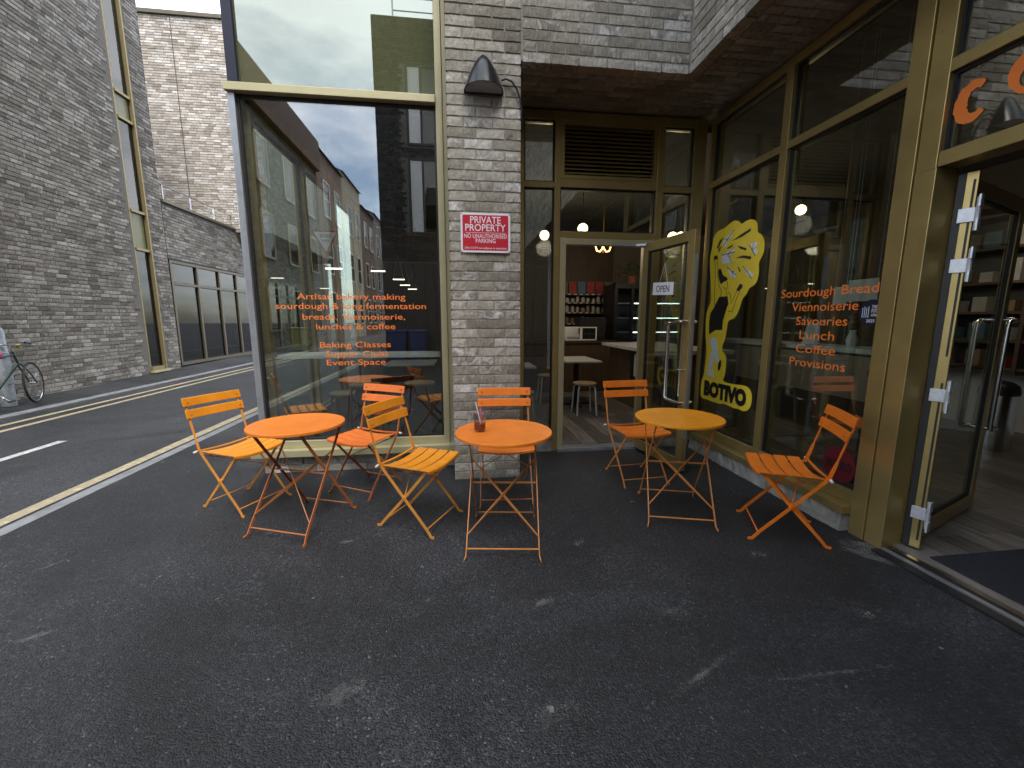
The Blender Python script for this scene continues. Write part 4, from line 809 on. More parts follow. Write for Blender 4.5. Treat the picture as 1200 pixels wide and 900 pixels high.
LV = {'w': [[(3.932, 2.087), (3.913, 2.156), (3.811, 2.202), (3.763, 2.225), (3.79, 2.171), (3.856, 2.135), (3.86, 2.091)], [(3.539, 2.048), (3.488, 2.065), (3.434, 2.046), (3.459, 2.015), (3.424, 1.97), (3.449, 1.939), (3.493, 1.991)], [(3.933, 2.014), (3.741, 2.056), (3.728, 2.016), (3.838, 1.989), (3.762, 1.946), (3.776, 1.921), (3.912, 1.927)], [(3.834, 1.89), (3.713, 1.832), (3.683, 1.797), (3.713, 1.767), (3.789, 1.813)], [(3.602, 1.873), (3.534, 1.834), (3.452, 1.784), (3.47, 1.75), (3.545, 1.799)]], 'k': [[(3.793, 2.124), (3.671, 2.159), (3.534, 2.188), (3.538, 2.164), (3.652, 2.135)], [(4.023, 2.096), (3.979, 2.162), (3.917, 2.184), (3.949, 2.145), (3.999, 2.086)], [(3.857, 2.069), (3.771, 2.09), (3.778, 2.076), (3.838, 2.061)], [(3.709, 2.067), (3.649, 2.051), (3.574, 2.024), (3.58, 2.006), (3.655, 2.031)], [(3.72, 1.957), (3.615, 1.968), (3.502, 1.942), (3.506, 1.917), (3.612, 1.945)], [(3.676, 1.876), (3.659, 1.869), (3.626, 1.828), (3.642, 1.824)], [(3.995, 2.057), (3.972, 2.104), (3.952, 2.096), (3.975, 2.048)], [(4.058, 1.975), (4.054, 2.026), (4.0, 2.024), (3.986, 1.982), (4.035, 1.988)], [(3.667, 1.666), (3.623, 1.717), (3.581, 1.703), (3.593, 1.672), (3.639, 1.648)]]}
for P in LV['w']:
    flat(P, XS + .0012, 'signwhite', 'printed_leaf', ys)
    c0 = P[0]; far = max(P, key=lambda q: (q[0] - c0[0]) ** 2 + (q[1] - c0[1]) ** 2); wb(strk([c0, far], .007, XS + .0002), 'printed_line', 'ink', ys)
    for q in P[1::2]: wb(strk([((c0[0] + far[0]) / 2, (c0[1] + far[1]) / 2), q], .005, XS + .0001), 'printed_line', 'ink', ys)
for P in LV['k']: flat(P, XS + .0008, 'ink', 'printed_leaf', ys)
for P in [[(4.033, 1.971), (4.004, 1.782), (4.005, 1.665), (3.985, 1.535)], [(3.983, 1.964), (3.97, 1.825), (3.934, 1.719), (3.89, 1.67)], [(3.786, 1.652), (3.748, 1.627), (3.728, 1.538), (3.657, 1.655)], [(3.764, 1.472), (3.701, 1.465), (3.663, 1.568), (3.615, 1.652)], [(3.817, 1.755), (3.794, 1.708), (3.813, 1.676), (3.866, 1.702)], [(3.89, 1.67), (3.893, 1.618)], [(3.811, 1.665), (3.8, 1.619)]]:
    wb(strk(P, .006, XS - .0004), 'printed_line', 'ink', ys)
put_text('lettering', 'BOTIVO', 'ink', (XS - .001, 3.735, .612), (0, -1, 0), (0, 0, 1), .66, .195, .075, ys, letters=True)
def disc(y, z, r, x, mat, name, parent): return flat([(y + r * math.cos(2 * math.pi * k / 40), z + r * math.sin(2 * math.pi * k / 40)) for k in range(40)], x, mat, name, parent, .001)
ns = thing('award_sticker', (XS, 2.345, 1.35), 'round navy award sticker beside the orange menu lettering', 'sticker')
disc(2.345, 1.435, .083, XS + .003, 'navy', 'sticker_base', ns)
for s, y, z, w, h in (('THE', 2.327, 1.462, .036, .03), ('FOOD', 2.315, 1.437, .058, .03), ('AWARDS', 2.315, 1.412, .06, .026), ('2025', 2.345, 1.376, .055, .026)): put_text('lettering', s, 'signwhite', (XS + .001, y, z), (0, -1, 0), (0, 0, 1), w, h, .01, ns)
for k in range(4): wb(MB().box(XS + .0012, XS + .0018, 2.362 + .013 * k, 2.366 + .013 * k, 1.405, 1.475 - .008 * (k % 2)), 'printed_line', 'stock', ns)
bs_ = thing('round_sticker', (XS, 2.435, .28), 'dull red round sticker low on the glass beside the door post', 'sticker')
disc(2.435, .405, .125, XS + .003, 'burro', 'sticker_base', bs_); put_text('lettering', 'BURRO', 'ink', (XS + .001, 2.435, .375), (0, -1, 0), (0, 0, 1), .19, .085, .03, bs_)

# ================================================================== INSIDE THE SHOP
ORD = ['first', 'second', 'third', 'fourth', 'fifth', 'sixth', 'seventh', 'eighth', 'ninth', 'tenth']
def prop(name, mb, mat, loc, label, cat, group=None, **k):
    o = mb.build(name, mat, **k); o.location = loc; return tag(o, label, cat, group)
mt_ = prop('door_mat', MB().box(2.68, 4.6, -.25, 1.90, .0, .010), 'mat', (0, 0, .0275), 'dark navy entrance mat inside the right hand doorway', 'mat', bevel=.004)
ct = thing('service_counter', (2.4, 7.75, .012), 'brown wood panelled service counter behind the white cafe table', 'counter')
for k in range(4): wb(MB().box(.9 + .52 * k, .9 + .52 * k + .515, 7.62, 7.68, .03, .94), 'front_panel', 'panel', ct, bevel=.003)
wb(MB().box(.88, 3.0, 7.59, 8.15, .942, .985), 'worktop', 'panel', ct, bevel=.004); wb(MB().box(.9, 2.98, 7.69, 8.1, .03, .93), 'carcass', 'black', ct)
c2 = thing('till_counter', (3.0, 6.2, .012), 'dark counter with pale worktop to the right of the entrance doorway', 'counter')
wb(MB().box(2.66, 3.5, 5.2, 7.1, .03, .93), 'carcass', 'panel', c2); wb(MB().box(2.52, 3.6, 5.05, 7.15, .935, .985), 'worktop', 'marble', c2, bevel=.004)
wb(MB().box(2.60, 2.655, 5.25, 6.05, .45, .90), 'magazine_rack', 'black', c2); wb(MB().box(2.59, 2.598, 5.4, 5.9, .55, .88), 'menu_card', 'paper', c2)
def cafe_table(x, y, z, w, d, label):
    t = thing('cafe_table', (x, y, .027), label, 'table', 'indoor cafe tables')
    sub(MB().box(-w / 2, w / 2, -d / 2, d / 2, z - .025, z), 'tabletop', 'marble', t, bevel=.003); sub(MB().box(-.035, .035, -.035, .035, .02, z - .027), 'column', 'black', t); sub(MB().box(-.26, .26, -.03, .03, 0, .02).box(-.03, .03, -.26, .26, .0, .0195), 'foot', 'black', t)
cafe_table(1.86, 6.45, .74, .56, .9, 'white topped cafe table on black column seen through the doorway'); cafe_table(.72, 5.7, .74, .6, .6, 'white topped cafe table behind the narrow entrance pane')
def stool(x, y, z, label, leg='stoolwhite', top='ply'):
    t = thing('stool', (x, y, .027), label, 'stool', 'wooden cafe stools')
    sub(MB().lathe([(0, z - .03), (.165, z - .03), (.172, z - .022), (.172, z - .006), (.165, z), (0, z)], 28, cap=False), 'seat', top, t, smooth=True)
    for k in range(4):
        a = math.pi / 4 + k * math.pi / 2; c, s = math.cos(a), math.sin(a)
        sub(MB().tube([(.11 * c, .11 * s, z - .035), (.155 * c, .155 * s, z - .045), (.172 * c, .172 * s, z - .08), (.205 * c, .205 * s, 0)], .014, 8), 'leg', leg, t, smooth=True)
stool(1.80, 5.78, .46, 'pale stool with white legs under the white cafe table in the doorway'); stool(1.45, 6.7, .46, 'stool half hidden left of the table column inside the doorway'); stool(.78, 5.15, .46, 'pale stool behind the narrow pane left of the doorway')
# back shelving with goods
sh = thing('wall_shelving', (2.9, 9.25, 1.2), 'dark wall shelves stacked with jars and packets behind the counter', 'shelf')
for z in (1.30, 1.545, 1.76, 1.945):
    wb(MB().box(2.2, 3.5, 9.12, 9.375, z - .03, z), 'shelf_board', 'panel', sh)
    for k in range(9): wb(MB().box(2.27 + .135 * k, 2.27 + .135 * k + .07, 9.112, 9.118, z - .028, z - .004), 'price_tag', 'paper', sh)
wb(MB().box(3.501, 3.53, 9.12, 9.375, 1.1, 2.2), 'side_panel', 'panel', sh)
for k in range(6):
    prop('coffee_bag', MB().add([(-.09, -.04, 0), (.09, -.04, 0), (.09, .04, 0), (-.09, .04, 0), (-.09, -.01, .27), (.09, -.01, .27), (.09, .01, .27), (-.09, .01, .27)], [(0, 3, 2, 1), (4, 5, 6, 7), (0, 1, 5, 4), (1, 2, 6, 5), (2, 3, 7, 6), (3, 0, 4, 7)]), ('boxg', 'boxr', 'boxb', 'boxr', 'boxr', 'boxg')[k], (2.33 + .205 * k, 9.22, 1.946),
         ('leftmost green', 'second from left, red', 'third from left, blue grey', 'fourth from left, red', 'fifth from left, red', 'rightmost green')[k] + ' packet on the top shelf behind the counter', 'packet', 'packets on the top shelf')
for row, z0, mt, g in ((0, 1.546, 'jar', 'jars on the middle shelf behind the counter'), (1, 1.301, 'jar2', 'jars on the bottom shelf behind the counter'), (2, 1.761, 'paper', 'jars on the upper shelf behind the counter')):
    for k in range(10):
        h = (.10 + .05 * ((k * 7 + row * 3) % 4) / 3) * (.85 if row == 2 else 1); r = .034 + .008 * ((k * 5) % 3) / 2
        j = prop('jar', MB().lathe([(0, 0), (r, 0), (r, h * .75), (r * .7, h * .82), (r * .7, h), (0, h)], 14, cap=False), ('kraft' if (k in (4, 5) and row == 0) else mt), (2.30 + .12 * k, 9.2 + .03 * (k % 2), z0), ORD[k] + ' jar from the left on the ' + ('middle', 'bottom', 'upper')[row] + ' shelf behind the counter', 'jar', g, smooth=True)
# drinks fridge
fr = thing('drinks_fridge', (3.9, 8.5, .012), 'black glass fronted drinks fridge with lit shelves behind the counter', 'fridge')
wb(MB().box(3.15, 4.75, 8.85, 8.95, .0, 2.0).box(3.15, 3.22, 8.25, 8.84, .0, 2.0).box(4.68, 4.75, 8.25, 8.84, .0, 2.0).box(3.23, 4.67, 8.25, 8.84, .0, .9).box(3.15, 4.75, 8.22, 8.95, 2.002, 2.1).box(3.50, 3.56, 8.235, 8.29, .9, 2.0), 'cabinet', 'black', fr)
for z in (1.13, 1.42, 1.72): wb(MB().box(3.23, 4.67, 8.30, 8.83, z - .012, z), 'fridge_shelf', 'alu', fr); wb(MB().box(3.57, 4.66, 8.285, 8.298, z - .02, z - .002), 'light_strip', 'tube', fr)
wb(MB().box(3.56, 4.66, 8.236, 8.246, .92, 1.99), 'pane', 'glass_door', fr)
for k in range(8):
    prop('bottle', MB().lathe([(0, 0), (.035, 0), (.036, .13), (.014, .18), (.014, .225), (0, .225)], 12, cap=False), ('white', 'boxg', 'jar', 'boxb')[k % 4], (3.64 + .12 * (k % 4), 8.5, 1.132 if k < 4 else 1.422), ORD[k % 4] + ' bottle from the left on the ' + ('lower' if k < 4 else 'upper') + ' lit shelf of the drinks fridge', 'bottle', 'bottles in the drinks fridge', smooth=True)
pp = thing('potted_plant', (3.65, 8.6, 2.1), 'trailing leafy plant in a terracotta pot on the fridge', 'plant')
sub(MB().lathe([(0, 0), (.09, 0), (.12, .18), (.105, .18), (.09, .15), (0, .15)], 18, cap=False), 'pot', 'terra', pp, smooth=True)
lf = MB(); rs = random.Random(9)
for k in range(110):
    a = rs.uniform(0, 2 * math.pi); r = rs.uniform(.05, .42); z = .2 + .3 * rs.random() - .5 * max(0, r - .18); p = Vector((r * math.cos(a), r * math.sin(a), z)); d = Vector((math.cos(a + rs.uniform(-.6, .6)), math.sin(a), rs.uniform(-.7, .5))).normalized(); s_ = d.cross(Vector((0, 0, 1))).normalized()
    l_ = rs.uniform(.07, .13); lf.add([p, p + d * l_ * .5 + s_ * .022, p + d * l_, p + d * l_ * .5 - s_ * .022], [(0, 1, 2, 3)])
sub(lf, 'foliage', 'leaf', pp)
# counter-top machines
prop('espresso_machine', MB().box(0, .5, 0, .4, .12, .42).box(.02, .48, .0, .1, .0, .12).box(.02, .48, .3, .4, .0, .12).tube([(.15, -.02, .14), (.15, -.02, .06)], .02).tube([(.35, -.02, .14), (.35, -.02, .06)], .02), 'black', (2.28, 7.68, .998), 'black espresso machine on the service counter', 'machine', bevel=.01)
prop('display_case', MB().box(0, .6, 0, .02, .0, .02).box(0, .6, 0, .02, .23, .25).box(0, .02, 0, .02, .02, .23).box(.28, .32, 0, .02, .02, .23).box(.58, .6, 0, .02, .02, .23).box(0, .6, .2, .22, 0, .25), 'white', (1.98, 7.61, .998), 'white framed countertop display case on the service counter', 'display case')
# lamps inside
def globe(x, y, z, r, label, power=0):
    t = thing('pendant_lamp', (x, y, z), label, 'lamp', 'lit globe pendants in the cafe')
    sub(MB().lathe([(r * math.sin(math.pi * k / 14), -r * math.cos(math.pi * k / 14)) for k in range(15)], 20, cap=False), 'globe', 'bulb', t, smooth=True)
    sub(MB().tube([(0, 0, r * .95), (0, 0, 3.30 - z)], .004, 6), 'flex', 'black', t)
    if power:
        ld = bpy.data.lights.new('pendant_light', 'POINT'); ld.energy = power; ld.color = (1, .85, .66); ld.shadow_soft_size = .12; lo = bpy.data.objects.new('pendant_light', ld); COL.objects.link(lo); lo.parent = t; lo.location = (0, 0, -r - .02 - .1)
globe(1.33, 6.5, 2.66, .07, 'lit globe pendant seen through the narrow pane left of the doorway', 7); globe(1.60, 6.9, 2.78, .065, 'yellow lit globe pendant above the doorway, left one'); globe(1.90, 6.4, 2.75, .075, 'lit globe pendant above the doorway, right one', 7)
globe(3.35, 6.4, 2.66, .075, 'lit globe pendant in the small pane right of the doorway, lower one', 4); globe(3.75, 6.9, 2.78, .065, 'lit globe pendant in the small pane right of the doorway, upper one')
globe(5.2, 3.3, 2.75, .07, 'lit globe pendant inside the right hand shop', 4); globe(4.3, 5.0, 2.75, .06, 'lit globe pendant behind the right glazing', 2)
ch_ = thing('wall_chandelier', (2.30, 6.6, 2.48), 'curved brass lamp with glowing arms at the top of the doorway', 'lamp')
for s in (1, -1):
    sub(MB().tube([(0, 0, .12), (.01 * s, 0, .02), (.05 * s, 0, -.03), (.10 * s, 0, -.02), (.125 * s, 0, .05)], .011, 8), 'arm', 'glow', ch_, smooth=True)
sub(MB().tube([(0, 0, -.05), (0, 0, .82)], .008, 8), 'stem', 'brass', ch_)
for k, (x, y) in enumerate(((-.98, 5.5), (-.88, 6.6), (-.92, 7.7), (-.9, 8.7), (-2.05 + .75, 4.75))):
    z = 1.98 if k < 4 else 1.92
    t = thing('linear_pendant', (x, y, z), ['nearest', 'second nearest', 'third nearest', 'farthest'][k] + ' triangular wire pendant with lit bar inside the big window' if k < 4 else 'small triangular pendant at the left inside the big window', 'lamp', 'triangular bar pendants inside the big window')
    sub(MB().box(-.085, .085, -.010, .010, 0, .014), 'light_bar', 'ledbar', t); sub(MB().tube([(-.08, 0, .014), (0, 0, .36), (.08, 0, .014)], .005, 6), 'wire', 'brass', t); sub(MB().tube([(0, 0, .36), (0, 0, 3.3 - z)], .003, 6), 'flex', 'black', t)
# window bars, stools and high table in the front room
def bar(name, mb, label):
    prop(name, mb, 'marble', (0, 0, 0), label, 'counter', bevel=.003)
bar('window_bar', MB().box(-1.66, -.10, 4.05, 4.40, 1.035, 1.07), 'pale bar shelf along the inside of the big window')
bar('window_bar', MB().box(2.72, 3.0, 2.28, 4.15, 1.16, 1.195), 'pale bar shelf behind the right glazing')
stool(-1.05, 4.75, .66, 'tall wooden stool below the bar shelf, left of the red orange chair', 'black'); stool(-.45, 4.8, .66, 'tall wooden stool below the bar shelf at the right end', 'black'); stool(-1.45, 5.4, .46, 'low wooden stool deep in the big window, left', 'black')
cafe_table(-.7, 6.3, .74, .7, .7, 'indoor cafe table deep behind the big window')
prop('card_stand', MB().add([(0, -.06, 0), (0, .06, 0), (.05, .06, 0), (.05, -.06, 0), (.03, -.06, .17), (.03, .06, .17)], [(0, 1, 5, 4), (1, 2, 5), (2, 3, 4, 5), (3, 0, 4), (0, 3, 2, 1)]), 'paper', (2.80, 3.04, 1.196), 'white card stand on the bar behind the right glazing', 'card')
for y, z, w, h, lb_ in ((2.80, 1.50, .11, .13, 'small white notice hanging behind the right glazing'), (2.63, 1.52, .22, .15, 'wide white notice hanging behind the right glazing beside the word Bread')):
    prop('notice', MB().box(-.002, .002, -w / 2, w / 2, 0, h).tube([(0, -w / 2 + .01, h), (0, -w / 2 + .01, 3.3 - z)], .0012, 4).tube([(0, w / 2 - .01, h), (0, w / 2 - .01, 3.3 - z)], .0012, 4), 'paper', (2.80, y, z), lb_, 'notice')
vz = thing('flower_vase', (2.86, 2.72, 1.196), 'vase of dried flowers on the bar behind the right glazing', 'vase')
sub(MB().lathe([(0, 0), (.03, 0), (.04, .05), (.02, .10), (.024, .12), (.016, .12), (.012, .1), (0, .02)], 16, cap=False), 'vase', 'jar', vz, smooth=True)
lf = MB(); rs = random.Random(4)
for k in range(46):
    a = rs.uniform(0, 6.28); q = Vector((.07 * rs.random() * math.cos(a), .09 * rs.random() * math.sin(a), .15 + .13 * rs.random())); d = Vector((math.cos(a), math.sin(a), .6)).normalized() * .035; e_ = d.cross(Vector((0, 0, 1))).normalized() * .012
    lf.add([q, q + d * .5 + e_, q + d, q + d * .5 - e_], [(0, 1, 2, 3)])
sub(lf, 'dried_flowers', 'terra', vz)
prop('red_bag', MB().lathe([(0, 0), (.16, .01), (.20, .10), (.17, .22), (.08, .29), (0, .30)], 20, cap=False), 'burro', (3.35, 2.75, .86), 'dark red bag on the stool behind the right glazing', 'bag', smooth=True)
stool(3.35, 2.75, .83, 'tall stool behind the right glazing with the red bag on it', 'black')
# right hand shop: shelving, bin
rs_ = thing('product_shelving', (6.5, 4.1, .012), 'dark wooden product shelves seen through the right doorway', 'shelf')
for y in (2.4, 3.95, 5.6): wb(MB().box(6.3, 6.74, y, y + .04, .75, 2.6), 'upright', 'panel', rs_)
for z in (.80, 1.12, 1.45, 1.80, 2.2, 2.58): wb(MB().box(6.31, 6.73, 2.445, 3.945, z, z + .03).box(6.31, 6.73, 3.995, 5.595, z, z + .03), 'shelf_board', 'panel', rs_)
wb(MB().box(6.735, 6.745, 2.4, 5.64, .75, 2.6), 'back_panel', 'black', rs_)
rg = random.Random(21)
rowname = ['lowest', 'second', 'middle', 'fourth', 'top']
for ri_, z in enumerate((.831, 1.151, 1.481, 1.831, 2.231)):
    for k in range(9):
        y = 3.1 + .27 * k + rg.uniform(-.03, .03)
        if abs(y - 3.97) < .14: continue
        w, h = rg.uniform(.12, .2), rg.uniform(.12, .26); mt = rg.choice(['boxr', 'kraft', 'paper', 'jar', 'jar2', 'boxb', 'boxr', 'paper'])
        prop('product_box', MB().box(-.08, .08, -w / 2, w / 2, 0, h), mt, (6.42 + rg.uniform(0, .05), y, z), {'boxr': 'red', 'kraft': 'brown', 'paper': 'white', 'jar': 'cream', 'jar2': 'dark brown', 'boxb': 'blue grey'}[mt] + ' product box, ' + ORD[k] + ' from the right on the ' + rowname[ri_] + ' shelf, right hand shop', 'box', 'product boxes in the right hand shop', bevel=.003)
wbn = thing('waste_bin', (5.62, 3.62, .027), 'round stainless steel waste bin inside the right doorway', 'bin')
sub(MB().lathe([(0, 0), (.15, 0), (.152, .03), (.152, .58), (.148, .60)], 32, cap=False), 'body', 'steel', wbn, smooth=True); sub(MB().lathe([(.154, .585), (.156, .62), (.14, .68), (.09, .72), (0, .735)], 32, cap=False), 'lid', 'black', wbn, smooth=True)

# ================================================================== ACROSS THE ROAD: lamp column and bicycle
lp = thing('lamp_column', (-7.08, 7.41, .04), 'grey galvanised lamp column on the far pavement by the bicycle', 'lamp post')
sub(MB().tube([(0, 0, 0), (0, 0, 1.18), (0, 0, 1.22)], [.085, .085, .07], 20), 'base', 'galv', lp, smooth=True); sub(MB().tube([(0, 0, 1.22), (0, 0, 6)], [.052, .04], 16), 'shaft', 'galv', lp, smooth=True)
sub(MB().box(.07, .09, -.045, .045, .35, .85), 'access_door', 'galv', lp, bevel=.006); sub(MB().box(.02, .60, -.07, .07, 5.96, 6.04), 'lantern', 'galv', lp, bevel=.02)
bk = thing('bicycle', (-6.79, 7.0, .012), 'dark green bicycle leaning by the lamp column on the far pavement', 'bicycle')
bk.rotation_euler = (0, R(-5), R(90)); Rw = .335
def wheel(x, turn=0.0):
    hub = Vector((x, 0, Rw)); u = Vector((math.cos(turn), math.sin(turn), 0)); v = Vector((0, 0, 1))
    ty = sub(MB().torus(hub, u, v, Rw - .017, .017, 40, 8), 'tyre', 'tyre', bk, smooth=True); sub(MB().torus(hub, u, v, Rw - .042, .009, 40, 6), 'rim', 'steel', ty, smooth=True)
    sp_ = MB(); w_ = u.cross(v)
    for k in range(24): a = 2 * math.pi * k / 24; sp_.tube([hub + w_ * (.02 if k % 2 else -.02), hub + (u * math.cos(a) + v * math.sin(a)) * (Rw - .045)], .0012, 4)
    tag(sub(sp_, 'spokes', 'steel', ty), kind='stuff'); sub(MB().tube([hub - w_ * .045, hub + w_ * .045], .018, 10), 'hub', 'steel', ty, smooth=True)
wheel(-.50); wheel(.55, R(24))
BB = Vector((-.06, 0, .28)); ST = Vector((-.22, 0, .80)); HT = Vector((.37, 0, .82)); HB = Vector((.40, 0, .68))
fm = MB().tube([BB, ST], .015).tube([BB, HB], .017).tube([ST + Vector((.01, 0, -.04)), HT], .014).tube([HB, HT + Vector((-.01, 0, .05))], .018)
for s in (.05, -.05): fm.tube([BB + Vector((0, s * .4, 0)), (-.50, s, Rw)], .009).tube([ST + Vector((0, s * .3, -.05)), (-.50, s, Rw)], .008).tube([HB + Vector((0, s * .5, 0)), (.49, s, .50), (.55, s, Rw)], .011)
sub(fm, 'frame', 'bikegreen', bk, smooth=True)
sub(MB().tube([HT, HT + Vector((-.02, 0, .12)), HT + Vector((.06, 0, .13))], .011).tube([(.36, -.28, 1.0), (.42, -.2, .97), (.43, -.05, .95), (.43, .05, .95), (.42, .2, .97), (.36, .28, 1.0)], .011), 'handlebar', 'steel', bk, smooth=True)
for s in (1, -1): sub(MB().tube([(.27, .285 * s, 1.02), (.37, .28 * s, .998)], .016, 8), 'grip', 'black', bk, smooth=True); sub(MB().tube([(.40, .24 * s, .975), (.47, .25 * s, .95), (.38, .29 * s, .96)], .006, 6), 'brake_lever', 'steel', bk, smooth=True)
sub(MB().tube([ST, ST + Vector((-.03, 0, .13))], .012).add([(-.38, .07, .94), (-.38, -.07, .94), (-.20, .045, .95), (-.20, -.045, .95), (-.11, .02, .945), (-.11, -.02, .945), (-.38, .06, .90), (-.38, -.06, .90), (-.11, .015, .915), (-.11, -.015, .915)], [(0, 1, 3, 2), (2, 3, 5, 4), (0, 6, 7, 1), (4, 5, 9, 8), (0, 2, 4, 8, 6), (1, 7, 9, 5, 3), (6, 8, 9, 7)]), 'saddle', 'black', bk, bevel=.01)
sub(MB().torus(BB + Vector((0, -.05, 0)), (1, 0, 0), (0, 0, 1), .085, .006, 28, 6).tube([BB + Vector((0, -.06, 0)), BB + Vector((.12, -.065, -.12))], .008).tube([BB + Vector((0, .06, 0)), BB + Vector((-.12, .065, .12))], .008).tube([BB + Vector((0, -.07, 0)), BB + Vector((0, .07, 0))], .02), 'crankset', 'steel', bk, smooth=True)
for s, dx in ((-1, .12), (1, -.12)): sub(MB().box(BB.x + dx - .045, BB.x + dx + .045, s * .075 - .045 * (s < 0), s * .075 + .045 * (s > 0), BB.z + s * .12 - .01, BB.z + s * .12 + .01), 'pedal', 'black', bk, bevel=.003)
sub(MB().lathe([(0, 0), (.05, .01), (.07, .05), (.06, .10), (.03, .13), (0, .135)], 14, (.14, .02, .80), cap=False), 'wrapped_cloth', 'pink', bk, smooth=True)
sub(MB().lathe([(0, 0), (.03, .0), (.035, .05), (0, .07)], 12, (.47, .0, .90), cap=False), 'front_lamp', 'bin_y', bk, smooth=True)

# ================================================================== BEHIND THE CAMERA (seen mirrored in the big window)
db = thing('dark_brick_block', (2, -7.2, 0), 'charcoal brick block mirrored in the right half of the big window', 'building')
wb(MB().box(-2.52, 9, -18, -7.22, 0, 10.8), 'wall_core', 'mortar_dark', db)
wins = [(x, z) for z in (4.25, 7.05) for x in (-1.55, .55, 2.65)]
brick_stuff('brickwork', db, courses(-2.53, 6, 3.35, 10.78, skip=lambda p, q, a, b: any(q > x - .02 and p < x + 1.42 and b > z - .02 and a < z + 2.42 for x, z in wins)), (0, -7.205, 0), (1, 0, 0), (0, 1, 0), (0, 0, 1), 'brick_dark')
brick_stuff('brickwork', db, courses(-18, -7.24, .0, 10.78), (-2.535, 0, 0), (0, 1, 0), (-1, 0, 0), (0, 0, 1), 'brick_dark')
for x, z in wins:
    f = wb(MB().box(x, x + .08, -7.22, -7.17, z, z + 2.4).box(x + 1.32, x + 1.4, -7.22, -7.17, z, z + 2.4).box(x + .45, x + .52, -7.22, -7.175, z, z + 2.4).box(x, x + 1.4, -7.22, -7.172, z, z + .07).box(x, x + 1.4, -7.22, -7.172, z + 2.33, z + 2.4), 'window_frame', 'black', db)
    wb(MB().box(x + .08, x + .45, -7.215, -7.20, z + .07, z + 2.33), 'sky_reflection_strip', 'white', f); wb(MB().box(x + .52, x + 1.32, -7.215, -7.20, z + .07, z + 2.33), 'pane', 'glass_far', f)  # white strip stands in for sky reflected in the pane
for k in range(24): wb(MB().box(-2.52 + .355 * k, -2.52 + .355 * k + .33, -7.21, -7.16, .02, 3.3), 'cladding_panel', 'clad', db)
wb(MB().tube([(-1.9, -7.6, 11.6), (8.9, -7.6, 11.6)], .03).tube([(-1.9, -7.6, 11.2), (8.9, -7.6, 11.2)], .02), 'handrail', 'steel', db)
for k in range(9): wb(MB().tube([(-1.9 + 1.3 * k, -7.6, 10.8), (-1.9 + 1.3 * k, -7.6, 11.6)], .025), 'railing_post', 'steel', db)
rb = thing('corner_brick_house', (-9, -12, 0), 'grey brick building with brown top storey mirrored at the left of the big window', 'building')
wb(MB().box(-14, -7.48, -17, -8.6, 0, 9.2), 'wall_core', 'mortar_dark', rb); wb(MB().box(-14, -7.2, -17.1, -8.4, 9.22, 10.7), 'top_storey', 'brick_red', rb)
brick_stuff('brickwork', rb, courses(-17, -8.6, 0, 9.18), (-7.46, 0, 0), (0, 1, 0), (1, 0, 0), (0, 0, 1), 'brick_left')
brick_stuff('brickwork', rb, courses(-13.9, -7.5, 0, 9.18), (0, -8.585, 0), (1, 0, 0), (0, 1, 0), (0, 0, 1), 'brick_left')
for y in (-16.4, -13.6, -11.0):
    for z in (.9, 3.8, 6.6):
        f = wb(MB().box(-7.46, -7.40, y, y + 1.1, z, z + .07).box(-7.46, -7.40, y, y + 1.1, z + 1.73, z + 1.8).box(-7.46, -7.402, y, y + .07, z, z + 1.8).box(-7.46, -7.402, y + 1.03, y + 1.1, z, z + 1.8), 'window_frame', 'gold_pale_lit', rb); wb(MB().box(-7.44, -7.42, y + .07, y + 1.03, z + .07, z + 1.73), 'pane', 'glass_far', f)
for hi in range(4):
    y1 = -17.2 - 5.2 * hi; y0 = y1 - 5.15; hh = (10.6, 11.0, 10.2, 10.8)[hi]
    t = thing('terrace_house', (-9, y1 - 2.6, 0), ['nearest', 'second', 'third', 'farthest'][hi] + ' of the brown brick terraced houses mirrored down the street in the big window', 'house', 'terraced houses behind the viewer')
    wb(MB().box(-14, -7.46, y0, y1, 0, hh), 'wall', ('brick_red', 'cream', 'brick_red', 'brick_left')[hi], t); wb(MB().add([(-7.3, y0, hh), (-7.3, y1, hh), (-11, y1, hh + 1.6), (-11, y0, hh + 1.6), (-14, y1, hh), (-14, y0, hh)], [(0, 1, 2, 3), (3, 2, 4, 5), (1, 4, 2), (0, 3, 5), (0, 5, 4, 1)]), 'roof', 'clad', t)
    for z in (1.0, 4.0, 7.2):
        for y in (y0 + .8, y0 + 3.0):
            f = wb(MB().box(-7.47, -7.40, y, y + 1.2, z, z + .09).box(-7.47, -7.40, y, y + 1.2, z + 1.91, z + 2.0).box(-7.47, -7.405, y, y + .09, z, z + 2).box(-7.47, -7.405, y + 1.11, y + 1.2, z, z + 2).box(-7.47, -7.41, y, y + 1.2, z + .97, z + 1.03), 'window_frame', 'white', t); wb(MB().box(-7.455, -7.435, y + .09, y + 1.11, z + .09, z + 1.91), 'pane', 'glass_far', f)
eb = thing('end_house', (-4, -44, 0), 'red brick house closing the mirrored street', 'house')
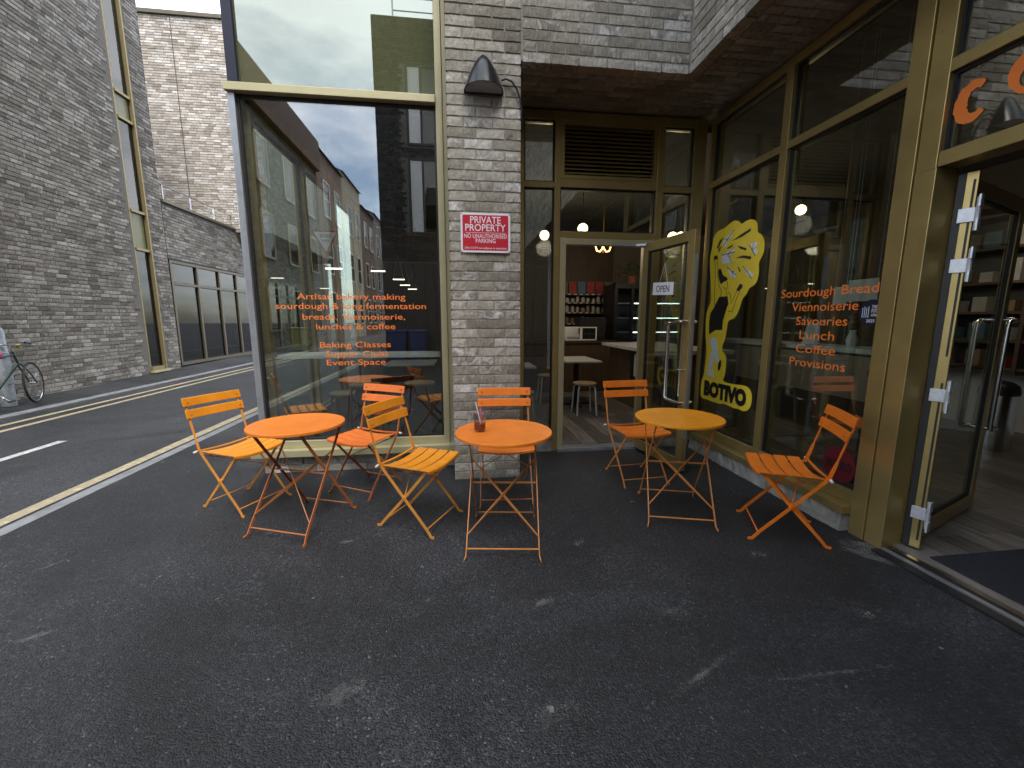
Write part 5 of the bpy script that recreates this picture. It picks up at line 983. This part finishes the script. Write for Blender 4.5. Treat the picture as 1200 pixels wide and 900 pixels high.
wb(MB().box(-14, 6, -52, -44, 0, 9), 'wall', 'brick_red', eb); wb(MB().add([(-14, -43.8, 9), (6, -43.8, 9), (6, -48, 11.5), (-14, -48, 11.5), (6, -52.2, 9), (-14, -52.2, 9)], [(0, 1, 2, 3), (3, 2, 4, 5), (1, 4, 2), (0, 3, 5), (0, 5, 4, 1)]), 'roof', 'clad', eb)
gw = thing('give_way_sign', (-3.45, -4.2, 0), 'white and red triangular give way sign mirrored in the big window', 'sign')
sub(MB().tube([(0, 0, 0), (0, 0, 3.9)], .038, 12), 'post', 'galv', gw, smooth=True)
tri = lambda r, y0: [(r * math.sin(a), y0, 3.5 - r * math.cos(a)) for a in (0, 2 * math.pi / 3, 4 * math.pi / 3)]
for r, y0, mt in ((.40, .045, 'signred'), (.335, .049, 'signwhite')):
    T = tri(r, y0); T2 = [(a, b + .003, c) for a, b, c in T]; sub(MB().add(T + T2, [(0, 1, 2), (3, 5, 4), (0, 3, 4, 1), (1, 4, 5, 2), (2, 5, 3, 0)]), 'plate', mt, gw)
put_text('lettering', 'GIVE', 'ink', (-3.45, -4.147, 3.53), (-1, 0, 0), (0, 0, 1), .30, .12, .02, gw); put_text('lettering', 'WAY', 'ink', (-3.45, -4.147, 3.41), (-1, 0, 0), (0, 0, 1), .2, .1, .02, gw)
def wheelie(x, y, mt, label):
    t = thing('wheelie_bin', (x, y, .004), label, 'bin', 'wheeled bins behind the viewer')
    sub(MB().loft([[(-.22, -.26, .05), (.22, -.26, .05), (.22, .22, .05), (-.22, .22, .05)], [(-.28, -.33, .95), (.28, -.33, .95), (.28, .33, .95), (-.28, .33, .95)]]), 'body', mt, t, bevel=.02); sub(MB().box(-.30, .30, -.36, .36, .955, 1.03), 'lid', mt, t, bevel=.025)
    for s in (1, -1): sub(MB().tube([(s * .26, -.24, .10), (s * .31, -.24, .10)], .10, 16), 'wheel', 'black', t, smooth=True)
wheelie(-2.0, -6.6, 'bin_b', 'blue wheeled bin mirrored low in the big window'); wheelie(-1.35, -6.6, 'bin_b', 'second blue wheeled bin beside the first in the mirror image'); wheelie(-6.95, -11.5, 'bin_y', 'yellow wheeled bin mirrored at the left of the big window')
